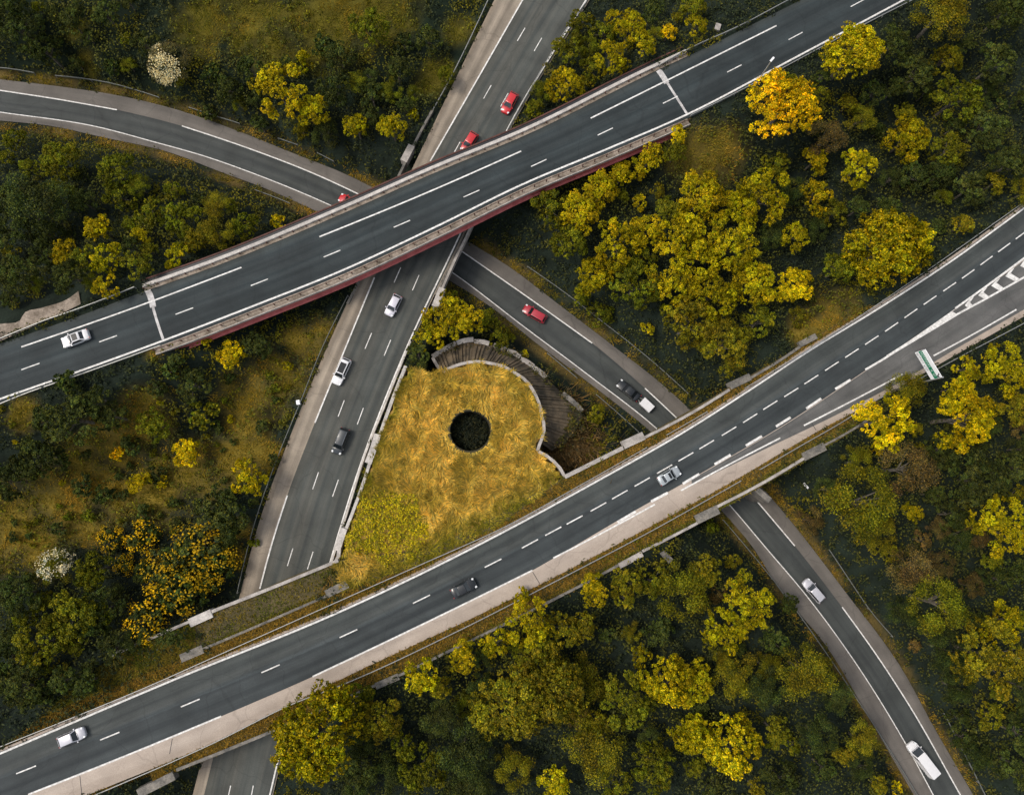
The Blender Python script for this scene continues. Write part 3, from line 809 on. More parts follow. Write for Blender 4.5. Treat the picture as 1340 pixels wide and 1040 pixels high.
# round shaft
sh = MB(); V = []; F = []
N_ = 40
for r, z in ((SHAFT_R, .0), (SHAFT_R + .1, .02), (SHAFT_R + .1, -8.2), (SHAFT_R, -8.2)):
    V += [(r * math.cos(2*math.pi*k/N_), r * math.sin(2*math.pi*k/N_), z) for k in range(N_)]
for a in range(4):
    b = (a + 1) % 4
    F += [(a*N_+k, a*N_+(k+1) % N_, b*N_+(k+1) % N_, b*N_+k) for k in range(N_)]
cb = MB(); Vc = []; Fc = []
for r, z in ((SHAFT_R + .05, .0), (SHAFT_R + 2.6, -.02), (SHAFT_R + 2.7, -.6)): Vc += [(SHAFT_C[0] + r * math.cos(2*math.pi*k/N_), SHAFT_C[1] + r * math.sin(2*math.pi*k/N_), ZP + z) for k in range(N_)]
for a in range(2): Fc += [(a*N_+k, a*N_+(k+1) % N_, (a+1)*N_+(k+1) % N_, (a+1)*N_+k) for k in range(N_)]
o = cb.raw(Vc, Fc).build('ground_rim', M['soil']); o['kind'] = 'structure'; o.data.flip_normals()
o = sh.raw(V, F).build('shaft', M['dark_earth']); o.location = SHAFT_C
tag(o, 'round dark open shaft in the middle of the golden grass', 'shaft')

# paved ditch beside the flyover's left end
dt = [(0, 424), (28, 418), (31, 411), (55, 403), (88, 392), (103, 381)]; db = [(0, 447), (33, 432), (50, 424), (70, 416), (92, 405), (106, 398)]
sheet('path', ext(dt, 150), ext(db, 150), plane(ZF - .12), M['dirty_kerb'], .1, 40)

# ------------------------------------------------------------------ guard rails and fences
postm = bpy.data.meshes.new('post'); pb = MB(); pb.box((0, 0, -.1), (.10, .12, 1.3)); postm.from_pydata(pb.V, [], pb.F)
def guardrail(px, zf, label, h=.62, step=4.0, name='guard_rail', beamw=.10, beamh=.30, mat=None, spur=True, group=None):
    mat = mat or ('zinc' if zf else 'wire'); beamw = beamw if zf else .09
    zf = zf or gz
    p = P(spline(px, None, 10), zf) if zf is not gz else ground_line(px)
    L = np.linalg.norm(np.diff(p, axis=0), axis=1).sum()
    p = resample(p, max(4, int(L / 2)))
    c0 = p[len(p) // 2].copy()
    e = empty(name, c0, label, 'fence' if 'fence' in name else 'guard rail', group)
    MB().wall(p, beamw, h + beamh / 2, h - beamh / 2).build('beam', M[mat], e, local=c0)
    for q in resample(p, max(3, int(L / step)))[:100]:
        o = link('post', postm, M[mat], e); o.location = (q[0] - c0[0], q[1] - c0[1], q[2] - c0[2] + .1)
        if name == 'wire_fence': o.scale = (.7, .7, 1.2)
    return e
def ground_line(px):
    q = spline(px, None, 8); z = np.full(len(q), 5.0); out = None
    for _ in range(10):
        out = np.array([P([a], float(b))[0] for a, b in zip(q, z)]); z = .5 * z + .5 * gz(out[:, 0], out[:, 1])
    out[:, 2] = gz(out[:, 0], out[:, 1]); return out

guardrail([(-120, 1023), (0, 976), (90, 940), (178, 904), (304.6, 848), (450, 783), (551, 738), (660, 689), (760, 634), (845.5, 585.6)], fW, 'long guard rail on the upper side of the lower road up to the slip road')
guardrail([(872, 569), (900, 553), (924, 539)], fW, 'short guard rail where the lower road passes over the slip road')
guardrail([(974, 508), (1010, 486), (1048, 463), (1075, 446), (1189, 370), (1340, 264), (1480, 165)], fW, 'guard rail along the upper edge of the lower road toward the right photo edge')
guardrail([(60, 1066), (128, 1037), (283, 969), (384, 919), (450, 893.6), (600, 824), (720, 763), (859, 690), (920, 656), (968, 629)], fW, 'long guard rail along the lower edge of the pale hard shoulder')
guardrail([(993.4, 614), (1050, 581), (1100, 552.5), (1146, 523), (1190, 502)], fW, 'guard rail on the planted verge beside the exit lane dashes')
guardrail([(1190, 502), (1260, 464), (1340, 422), (1470, 345)], fW, 'guard rail behind the overhead sign, half hidden by trees')
guardrail([(-90, 484), (40, 429), (61, 420.5), (92, 410), (130, 396), (178, 377)], fF, 'guard rail at the left end of the flyover beside the paved ditch')
guardrail([(-60, 558), (30, 518), (110, 490), (212, 453)], fF, 'guard rail below the left end of the flyover')
guardrail([(862, 88), (905, 64.5), (960, 40), (1040, -2), (1120, -42)], fF, 'guard rail on the upper edge of the flyover right of the joint')
guardrail([(903, 153), (950, 130), (1000, 104), (1050, 77), (1180, 9), (1290, -44)], fF, 'guard rail on the lower edge of the flyover passing the orange tree')
guardrail([(767, 5), (740, 42), (703, 103), (664, 172)], fM, 'guard rail on the right edge of the motorway above the flyover')
guardrail([(641, -2), (586, 112), (567, 146)], fM, 'guard rail on the left edge of the motorway above the flyover')
guardrail([(456, 388), (420, 462), (395, 525), (372, 580), (333, 690), (312, 775)], fM, 'low rail on the left edge of the motorway below the flyover', mat='wire', beamw=.06)
guardrail([(-60, 91), (18.5, 93), (47, 98)], None, 'short bright rail near the left photo edge above the slip road')
guardrail([(75, 101.6), (140, 110), (210, 130)], None, 'long rail above the slip road under the white blossoming tree')
guardrail([(249, 143), (280, 153), (315, 164)], None, 'rail above the slip road right of the white blossoming tree')
guardrail([(365, 183), (391, 192)], None, 'very short rail above the slip road left of the flyover')
guardrail([(416, 202), (437.5, 213)], None, 'very short rail above the slip road closest to the flyover')
guardrail([(331.5, 249), (356, 258), (380, 267.6)], None, 'short rail below the slip road left of the flyover')
guardrail([(690, 350), (740, 385), (786.6, 421), (854, 474.6), (900, 516)], None, 'long rail above the slip road between the flyover and the lower road')
guardrail([(716, 463), (754.6, 495)], None, 'short rail below the slip road beside the curved wall panels')
guardrail([(780, 517), (808, 541), (835, 565.5)], None, 'short rail below the slip road beside the car with the trailer')
guardrail([(945, 680), (985, 727), (1030, 784), (1073.5, 845), (1130.7, 930.7), (1196, 1035), (1220, 1075)], None, 'long thin rail left of the slip road below the lower road')
guardrail([(1083, 718.6), (1110, 759), (1137.4, 799), (1166, 832)], None, 'thin rail right of the slip road near the silver hatchback')
guardrail([(1233, 932), (1262, 990), (1287, 1040), (1300, 1068)], None, 'thin rail right of the slip road near the white van')

# ------------------------------------------------------------------ vehicles
STY = {  # windscreen base, roof front, roof rear, rear window base (fractions from the front), bonnet z, roof z, boot z
    'saloon': (.29, .43, .70, .86, .92, 1.43, 1.00),
    'hatch': (.25, .41, .84, .965, .93, 1.47, .92),
    'estate': (.27, .41, .90, .985, .93, 1.48, .92),
    'mpv': (.20, .36, .90, .985, 1.0, 1.65, .98),
    'van': (.16, .30, .965, .995, 1.12, 1.98, 1.1)}

def car(name, label, cat, front, rear, zf, style, mat, W=1.8, roof='plain', group=None, glass_ws='glass', lights=True, scl=1.0):
    f, r = P([front], zf)[0], P([rear], zf)[0]
    d = f - r; L = float(np.linalg.norm(d[:2])) * scl
    c0 = (f + r) / 2
    e = empty(name, c0, label, cat, group, math.atan2(d[1], d[0]))
    ws, rf, rr, rw, zb, zr, zt = STY[style]
    X = lambda t: L / 2 - t * L
    st = [(0, .60, .58), (.012, .78, .66), (.05, .90, .76), (.12, .965, zb - .10), (ws * .7, 1.0, zb - .03), (ws, 1.0, zb), (.5, 1.0, zb + .02), (rr, 1.0, zb + .02),
          (min(rw, .93), .985, max(zt, zb - .05)), (.96, .94, zt - .06), (.988, .86, zt - .14), (1.0, .74, zt - .30)]
    V = []; F = []; h = W / 2
    for t, wf, z in st:
        y = h * wf; x = X(t); lo = .24
        ring = [(y * .9, lo), (y, lo + .14), (y, z - .22), (y * .955, z - .07), (y * .80, z), (0, z + .025)]
        V += [(x, a, b) for a, b in ring] + [(x, -a, b) for a, b in ring[-2::-1]]
    n = 11
    for i in range(len(st) - 1):
        for k in range(n): F.append((i*n + k, i*n + (k+1) % n, (i+1)*n + (k+1) % n, (i+1)*n + k))
    F += [tuple(range(n - 1, -1, -1)), tuple(range((len(st) - 1) * n, len(st) * n))]
    body = MB().raw(V, F)
    # greenhouse: belt line to roof, in rings so that the roof edge is rounded
    bw, tw = h * .95, h * (.86 if style == 'van' else .74)
    zbelt = zb - .03
    def gring(z, t):                                   # t = 0 at the belt, 1 at the roof
        a, b = ws + (rf - ws) * t, rw + (rr - rw) * t; y = bw + (tw - bw) * t; k = .10
        return [(X(a), y * (1 - k), z), (X(a + .02), y, z), (X(b - .02), y, z), (X(b), y * (1 - k), z), (X(b), -y * (1 - k), z), (X(b - .02), -y, z), (X(a + .02), -y, z), (X(a), -y * (1 - k), z)]
    rings = [gring(zbelt, 0), gring(zbelt + (zr - zbelt) * .88, .90), gring(zr - .02, 1.0)]
    cx = [(p[0] * .93 + .07 * X((rf + rr) / 2), p[1] * .86, zr + .015) for p in rings[2]]
    rings.append(cx)
    V = [p for q in rings for p in q]; F = []
    for i in range(3):
        for k in range(8): F.append((i*8 + k, i*8 + (k+1) % 8, i*8 + 8 + (k+1) % 8, i*8 + 8 + k))
    F.append(tuple(range(24, 32)))
    body.raw(V, F)
    o = body.build('body', M[mat], e, True, 32)
    bm = bmesh.new(); bm.from_mesh(o.data); bmesh.ops.recalc_face_normals(bm, faces=bm.faces); bm.to_mesh(o.data); bm.free()
    def gl(a, b, s=.0):                               # point on the glass shell: a in 0..1 up
        return None
    def pane(nm, pts, mt='glass', par=e, th=.012):
        pts = [Vector(p) for p in pts]; nrm = (pts[1] - pts[0]).cross(pts[2] - pts[1]).normalized()
        cen = sum(pts, Vector()) / len(pts)
        if nrm.dot(cen - Vector((0, 0, .8))) < 0: nrm = -nrm
        k = len(pts); top = [p + nrm * th for p in pts]
        return MB().raw(pts + top, [tuple(range(k, 2*k))] + [(i, (i+1) % k, k + (i+1) % k, k + i) for i in range(k)]).build(nm, M[mt], par)
    def at(t, side, u):   # t: 0 belt..1 roof; side: 'f','b','l','r'; u: -1..1 along that side
        z = zbelt + (zr - zbelt) * t; a, b = ws + (rf - ws) * t, rw + (rr - rw) * t; y = bw + (tw - bw) * t
        if side == 'f': return (X(a), y * .88 * u, z)
        if side == 'b': return (X(b), y * .88 * u, z)
        m = (a + b) / 2 + (b - a) / 2 * .92 * u
        return (X(m), y if side == 'l' else -y, z)
    pane('windscreen', [at(.04, 'f', -1), at(.04, 'f', 1), at(.90, 'f', .98), at(.90, 'f', -.98)], glass_ws)
    pane('rear_window', [at(.25, 'b', -.92), at(.25, 'b', .92), at(.88, 'b', .94), at(.88, 'b', -.94)])
    for s in 'lr':
        if style == 'van': pane('side_window', [at(.08, s, -.96), at(.08, s, -.62), at(.84, s, -.62), at(.84, s, -.92)])
        else: pane('side_window', [at(.08, s, -.94), at(.08, s, .86), at(.82, s, .92), at(.82, s, -.92)])
    if roof == 'glass':
        a, b = rf + .02, rf + (rr - rf) * .80
        pane('roof_glass', [(X(a), -tw * .82, zr + .018), (X(a), tw * .82, zr + .018), (X(b), tw * .82, zr + .018), (X(b), -tw * .82, zr + .018)], 'roof_glass')
    if roof == 'sunroof':
        a, b = rf + .02, rf + (rr - rf) * .45
        pane('sunroof', [(X(a), -tw * .75, zr + .018), (X(a), tw * .75, zr + .018), (X(b), tw * .75, zr + .018), (X(b), -tw * .75, zr + .018)], 'roof_glass')
    if roof == 'rails':
        for s in (-1, 1):
            MB().tube([(X(rf + .04), s * tw * .90, zr + .02), (X(rf + .07), s * tw * .90, zr + .07), (X(rr - .05), s * tw * .90, zr + .07), (X(rr - .02), s * tw * .90, zr + .02)], .028, 6).build('roof_rail', M['rim'], e)
    for s in (-1, 1):
        MB().raw([(X(.015), s*h*.62, .60), (X(.075), s*h*.93, .64), (X(.14), s*h*.955, zb - .16), (X(.06), s*h*.58, zb - .17), (X(.03), s*h*.60, .72)],
                 [(0, 1, 2, 3, 4)] if s > 0 else [(4, 3, 2, 1, 0)])
        lm = MB().box((X(.062), s * h * .74, zb - .185 if style != 'van' else zb - .25), (L * .075, h * .30, .14), -s * .35).build('headlight', M['lamp'], e)
        MB().box((X(.985), s * h * .74, zt - .18), (L * .022, h * .26, .16), s * .25).build('tail_light', M['tail'], e)
        MB().box((X(ws + .045), s * (h + .09), zb + .04), (.17, .24, .15), s * .15, .8).build('wing_mirror', M[mat], e)
        for t in (.19, .80):
            w_ = MB().tube([(X(t), s * (h - .21), .31), (X(t), s * (h + .005), .31)], .31, 16).build('wheel', M['tyre'], e)
            MB().tube([(X(t), s * (h - .01), .31), (X(t), s * (h + .015), .31)], .19, 12).build('rim', M['rim'], w_)
    MB().box((X(ws - .012), 0, zb + .012), (.07, W * .76, .02)).build('cowl', M['black_trim'], e)
    # shut line of the bonnet
    MB().box((X(.985), 0, .42), (.10, W * .72, .22)).build('rear_bumper', M['black_trim'], e)
    MB().box((X(.012), 0, .40), (.10, W * .66, .22)).build('front_grille', M['black_trim'], e)
    return e

CG = 'cars on the roads of the interchange'
car('car', 'white saloon with black glass roof on the left end of the flyover', 'car', (84.5, 450.5), (119, 437.5), fF, 'saloon', 'paint_white', 1.85, 'glass', CG)
car('car', 'red hatchback beside the right white line of the motorway above the flyover', 'car', (659.5, 150), (674, 124.5), fM, 'hatch', 'paint_red', 1.78, 'plain', CG)
car('car', 'red hatchback half hidden under the upper edge of the flyover', 'car', (606.5, 201), (622, 176.5), fM, 'hatch', 'paint_red', 1.78, 'plain', CG)
car('car', 'red car on the slip road with only its nose showing at the flyover', 'car', (445, 259.5), (474.5, 274), fS, 'hatch', 'paint_red', 1.78, 'plain', CG)
car('car', 'pale lilac hatchback alone in the middle lane just below the flyover', 'car', (508.5, 414), (522, 387.5), fM, 'hatch', 'paint_pale', 1.76, 'plain', CG)
car('car', 'silver white estate car with black glass roof beside the left white line', 'car', (440, 503.5), (455.5, 470), fM, 'estate', 'paint_white', 1.84, 'glass', CG)
car('car', 'dark grey people carrier with silver roof rails on the motorway', 'car', (440.5, 594), (453.5, 561), fM, 'mpv', 'paint_grey', 1.85, 'rails', CG)
car('car', 'red estate car on the slip road below the flyover', 'car', (685, 403.5), (713.5, 420), fS, 'estate', 'paint_dark_red', 1.78, 'plain', CG)
CB = car('car', 'black saloon towing a small white trailer on the slip road', 'car', (808, 500.5), (835, 522.5), fS, 'saloon', 'paint_black', 1.82, 'plain', CG)
car('car', 'silver grey saloon with dark sunroof beside the dense lane dashes', 'car', (887.5, 614.5), (861, 630.5), fW, 'saloon', 'paint_lightgrey', 1.80, 'sunroof', CG)
car('car', 'black saloon on the lower road between the trees and the yellow scrub', 'car', (622.5, 760.5), (591.5, 776.5), fW, 'saloon', 'paint_black', 1.84, 'plain', CG)
car('car', 'pale silver hatchback on the lower road near the bottom left corner', 'car', (114.5, 954.5), (79, 970), fW, 'hatch', 'paint_silver', 1.80, 'plain', CG)
car('car', 'silver hatchback on the slip road just below the lower road', 'car', (1051, 758.5), (1074, 785.5), fS, 'estate', 'paint_silver', 1.78, 'plain', CG)
car('van', 'white delivery van at the bottom of the slip road', 'van', (1187.5, 970.5), (1219, 1011.5), fS, 'van', 'paint_white', 1.98)
# trailer
f, r = P([(836.5, 523)], fS)[0], P([(853, 538.5)], fS)[0]; d = f - r; c0 = (f + r) / 2
t = empty('trailer', c0, 'small white covered trailer behind the black saloon', 'trailer', None, math.atan2(d[1], d[0]))
MB().box((0, 0, .82), (2.35, 1.5, .72)).build('box', M['paint_white'], t)
MB().box((0, 0, 1.20), (2.42, 1.56, .05)).build('lid', M['paint_white'], t)
MB().tube([(1.15, .5, .5), (2.05, .03, .48)], .05, 8).tube([(1.15, -.5, .5), (2.05, -.03, .48)], .05, 8).tube([(2.0, 0, .48), (2.25, 0, .5)], .06, 8).build('drawbar', M['zinc'], t)
for s in (-1, 1):
    w_ = MB().tube([(-.1, s * .78, .29), (-.1, s * .95, .29)], .29, 14).build('wheel', M['tyre'], t)
    MB().tube([(-.1, s * .94, .29), (-.1, s * .965, .29)], .17, 10).build('rim', M['rim'], w_)
    MB().box((-.1, s * .87, .64), (.8, .24, .05)).build('mudguard', M['black_trim'], t)
    MB().box((-1.21, s * .6, .55), (.05, .22, .12)).build('tail_light', M['tail'], t)

# ------------------------------------------------------------------ overhead direction sign
zsg = float(fW(70, 0)) + 5.4
A, B = P([(1197, 461.3)], zsg)[0], P([(1218.3, 496.8)], zsg)[0]       # lower corners: left, right as read
wd = float(np.linalg.norm((B - A)[:2])); ang = math.atan2(B[1] - A[1], B[0] - A[0]); hh = 2.85
root = empty('direction_sign', (B[0], B[1], float(fW(B[0], 0))), 'large white overhead road sign with a green band above the exit lane', 'sign', None, ang)
# local x runs along the panel (0 at its right end, -wd at the left), y away from the reader
z0 = zsg - root.location.z
MB().box((-wd / 2, .05, z0 + hh / 2), (wd, .08, hh)).build('panel', M['sign_white'], root)
MB().box((-wd / 2, 0, z0 + hh * .50), (wd * .985, .02, hh * .31)).build('green_band', M['sign_green'], root)
def bits(n, x0, x1, z, h, seed):
    r_ = random.Random(seed); mb = MB(); x = x0; step = (x1 - x0) / n
    for k in range(n):
        if r_.random() < .10: continue
        c = x0 + (k + .5) * step; w_ = step * .62
        form = r_.randrange(4)
        if form in (0, 2): mb.box((c - w_ * .4, -.014, z), (w_ * .22, .008, h))
        if form in (0, 1, 3): mb.box((c, -.014, z + h * .42), (w_, .009, h * .17))
        if form in (1, 3): mb.box((c, -.014, z), (w_ * .22, .008, h))
        if form in (0, 2): mb.box((c + w_ * .1, -.014, z - h * .42), (w_ * .8, .009, h * .17))
        if form == 2: mb.box((c + w_ * .4, -.014, z), (w_ * .2, .0085, h * .7))
    return mb
bits(10, -wd * .965, -wd * .40, z0 + hh * .50, hh * .17, 3).build('lettering', M['sign_white'], root)
bits(6, -wd * .33, -wd * .07, z0 + hh * .50, hh * .13, 8).build('lettering', M['sign_white'], root)
bits(12, -wd * .965, -wd * .30, z0 + hh * .17, hh * .15, 5).build('lettering', M['sign_ink'], root)
ar = MB()
for q_ in ([(-.155, .93), (-.125, .96), (-.060, .80), (-.085, .76)], [(-.012, .84), (-.018, .68), (-.115, .72)]):
    ar.raw([(wd * u_, -.03, z0 + hh * v_) for u_, v_ in q_] + [(wd * u_, .01, z0 + hh * v_) for u_, v_ in q_], [tuple(range(len(q_))), tuple(range(2 * len(q_) - 1, len(q_) - 1, -1))] + [(i_, len(q_) + i_, len(q_) + (i_ + 1) % len(q_), (i_ + 1) % len(q_)) for i_ in range(len(q_))])
ar.build('exit_arrow', M['sign_ink'], root)
mm = MB().box((.12, .26, (z0 + hh * .9) / 2 - .3), (.22, .22, z0 + hh * .9 + .9)); mm.box((-wd / 2 + .1, .22, z0 + hh * .72), (wd + .2, .18, .16)); mm.box((-wd / 2 + .1, .22, z0 + hh * .28), (wd + .2, .18, .16))
mm.build('mast', M['zinc'], root)

# ------------------------------------------------------------------ street lamp and small roadside things
b = P([(983, 119.5)], fF)[0]; tip = P([(1009.5, 79)], ZF + 9.0)[0]
root = empty('street_lamp', (b[0], b[1], ZF - .2), 'slim street lamp standing between the orange tree and the flyover', 'street lamp')
dx, dy = tip[0] - b[0], tip[1] - b[1]
MB().tube([(0, 0, -1.2), (0, 0, 4.5), (dx * .25, dy * .25, 8.4), (dx * .6, dy * .6, 9.0), (dx, dy, 9.2)], [.14, .12, .10, .08, .07], 10).build('pole', M['zinc'], root, True)
a_ = math.atan2(P([(1013, 75)], ZF + 9)[0][1] - tip[1], P([(1013, 75)], ZF + 9)[0][0] - tip[0])
MB().box((dx + .25 * math.cos(a_), dy + .25 * math.sin(a_), 9.22), (.95, .36, .16), a_, .8).build('lamp_head', M['sign_white'], root)

def cabinet(px, z, size, rz, mat, name, label, cat, lid=None):
    c = P([px], z)[0]; o = empty(name, (c[0], c[1], z), label, cat, None, rz)
    MB().box((0, 0, size[2] / 2 - .2), (size[0], size[1], size[2] + .2)).build('body', M[mat], o)
    MB().box((0, 0, size[2] - .07), (size[0] + .1, size[1] + .1, .08), 0, .94).build('lid', M[lid or mat], o)
    return o
paint('pale_green', (.50, .62, .50), 0)
cabinet((907, 168.5), ZF - 3.0, (1.3, .7, 1.2), 1.25, 'pale_green', 'cabinet', 'pale green cabinet under the flyover end beside the red girder', 'cabinet')
cabinet((154, 487), ZF - 1.2, (1.5, 1.0, .9), .3, 'sign_white', 'cabinet', 'small white cabinet below the left end of the flyover', 'cabinet')
cabinet((166, 478), ZF - .9, (2.4, 1.0, .35), .35, 'concrete', 'access_cover', 'tan concrete access cover beside the white cabinet', 'cover')
cabinet((938, 38), ZF - .4, (.9, 1.2, .7), -.3, 'concrete', 'access_cover', 'grey concrete block above the flyover near its right end', 'cover')
cabinet((391.5, 527), ZM, (.5, .7, .9), .2, 'sign_white', 'marker_post', 'small white marker on the left edge of the motorway', 'marker')
cabinet((1054.5, 635), 3.0, (1.1, .45, .25), -.8, 'sign_white', 'plank', 'white plank lying in the dark bushes right of the slip road', 'plank')

# ------------------------------------------------------------------ leaves
def leafquads(cen, nrm, size, asp=.7, bend=0):
    """diamond leaves: centres (n,3), facing nrm, half length size"""
    n = len(cen)
    nrm = nrm / (np.linalg.norm(nrm, axis=1)[:, None] + 1e-9)
    a = np.cross(nrm, rng.normal(size=(n, 3))); a /= np.linalg.norm(a, axis=1)[:, None] + 1e-9
    b = np.cross(nrm, a)
    s = np.asarray(size).reshape(-1, 1) * (.7 + .6 * rng.random((n, 1)))
    return np.stack([cen - a * s, cen - b * s * asp, cen + a * s, cen + b * s * asp], 1)

def sph(n, up=-.25):
    v = rng.normal(size=(int(n * 3), 3)); v /= np.linalg.norm(v, axis=1)[:, None]
    v = v[v[:, 2] > up]
    while len(v) < n: v = np.r_[v, v]
    return v[:n]

def crown(name, lobes, leaves, leaf, spread=.62, lr=(.26, .44), flat=.72, seed=0, jit=.14, clump=0, young=.5, hole=.0):
    """unit crown (radius about 1, centred at the origin) of leaf clumps gathered into lobes"""
    global rng
    rng = np.random.default_rng(seed)
    L = sph(lobes, -.35); L *= (spread * (.75 + .4 * rng.random((lobes, 1))))
    L[:, 2] = L[:, 2] * flat + .05
    ncore = lobes // 4 if jit > .3 else max(2, lobes // 3)
    if ncore:                                         # inner lobes close the middle of the crown
        a = rng.random(ncore) * 6.28; q = spread * .70 * np.sqrt(rng.random(ncore))
        L[:ncore] = np.stack([np.cos(a) * q, np.sin(a) * q, spread * flat * (.55 + .45 * rng.random(ncore))], 1)
    L[:, :2] *= np.array([1 + .22 * (rng.random() - .5), 1 + .22 * (rng.random() - .5)])
    R = lr[0] + (lr[1] - lr[0]) * rng.random(lobes) ** 1.3
    tl = .50 + .95 * rng.random((lobes, 3)) * np.array([1, .9, .6])
    tl[:, 1] = tl[:, 0] * (.88 + .22 * rng.random(lobes)); tl[:, 2] = tl[:, 0]
    k = rng.choice(lobes, leaves, p=R**2 / (R**2).sum())
    dirs = sph(leaves, -.45)
    if clump:                                         # gather leaves into sprays on each lobe
        sp = sph(lobes * clump, -.3).reshape(lobes, clump, 3)
        pick = sp[k, rng.integers(0, clump, leaves)]
        dirs = pick + rng.normal(size=dirs.shape) * .16; dirs /= np.linalg.norm(dirs, axis=1)[:, None]
    rad = R[k] * (1 - np.abs(rng.normal(size=leaves)) * jit * 1.6 + .04 * rng.normal(size=leaves))
    c = L[k] + dirs * rad[:, None] * np.array([1, 1, .85])
    nrm = dirs + rng.normal(size=dirs.shape) * .8 + np.array([0, 0, .3])
    tint = tl[k] * (.9 + .2 * rng.random((leaves, 1)))
    # old green leaves are mixed among the new ones
    old = rng.random(leaves) < .38
    tint[old] *= np.array([.36, .46, .9])
    # young shoots are yellower
    y = rng.random(leaves) < young * .35
    tint[y] *= np.array([1.35, 1.2, .8])
    q = leafquads(c, nrm, leaf)
    o = quads(name, q, tint, M['leaf']); me = o.data
    bpy.data.objects.remove(o)
    return me, L, R

def trunkmesh(name, L, seed):
    """unit trunk: base at z = -1.35, limbs to the lobes"""
    r_ = random.Random(seed); mb = MB()
    mb.tube([(0, 0, -1.9), (.02, .01, -1.0), (.0, .03, -.35), (.03, 0, .1)], [.085, .065, .05, .03], 8)
    for p in list(L)[:9]:
        b0 = (0, 0, -.75 + r_.random() * .6)
        mid = (p[0] * .45, p[1] * .45, (b0[2] + p[2]) / 2 + .05)
        mb.tube([b0, mid, tuple(p * .98)], [.034, .022, .008], 6)
    o = mb.build(name, M['bark'], None, True); me = o.data; bpy.data.objects.remove(o); return me

PROTO = {}
def proto(kind, *sets):
    PROTO[kind] = []
    for i, kw in enumerate(sets):
        me, L, R = crown('crown', **kw)
        PROTO[kind].append((me, trunkmesh('trunk', L, kw['seed'])))
proto('L', *[dict(lobes=38 + 4 * s, leaves=18000, leaf=.0245, spread=.78, lr=(.12, .26), seed=10 + s, clump=11, young=.8) for s in range(5)])
proto('M', *[dict(lobes=20 + 2 * s, leaves=8500, leaf=.035, spread=.70, lr=(.18, .34), seed=30 + s, clump=9, young=.8) for s in range(4)])
proto('D', *[dict(lobes=96, leaves=24000, leaf=.023, spread=.80, lr=(.15, .25), seed=50 + s, clump=8, young=.5, flat=.62) for s in range(3)])
proto('F', *[dict(lobes=26, leaves=10000, leaf=.0235, spread=.74, lr=(.16, .36), seed=60 + s, jit=.34, young=.3) for s in range(3)])
proto('S', *[dict(lobes=9, leaves=2600, leaf=.062, spread=.58, lr=(.30, .46), seed=70 + s, clump=6, young=.5) for s in range(4)])
PROTO['W'] = PROTO['F']; PROTO['G'] = PROTO['S']
def blossom(seed, n, leaf, cone):
    global rng
    rng = np.random.default_rng(seed)
    d = sph(n * 3, .0); ax = np.array(cone) / np.linalg.norm(cone)
    sprays = sph(60, -.1); sprays = sprays[(sprays @ ax) > .25]
    k = rng.integers(0, len(sprays), n)
    d = sprays[k] + rng.normal(size=(n, 3)) * .14; d /= np.linalg.norm(d, axis=1)[:, None]
    c = d * (.72 + .36 * rng.random((n, 1))) * np.array([1, 1, .8])
    o = quads('blossom', leafquads(c, d + rng.normal(size=(n, 3)) * .5, leaf), np.ones((n, 3)) * (.8 + .3 * rng.random((n, 1))), M['leaf']); me = o.data; bpy.data.objects.remove(o); return me
BLOS = {'W': blossom(90, 2000, .034, (-.75, -.25, .7)), 'G': blossom(91, 380, .052, (.1, .1, 1.0)), 'W2': blossom(92, 750, .040, (.1, .7, .8))}

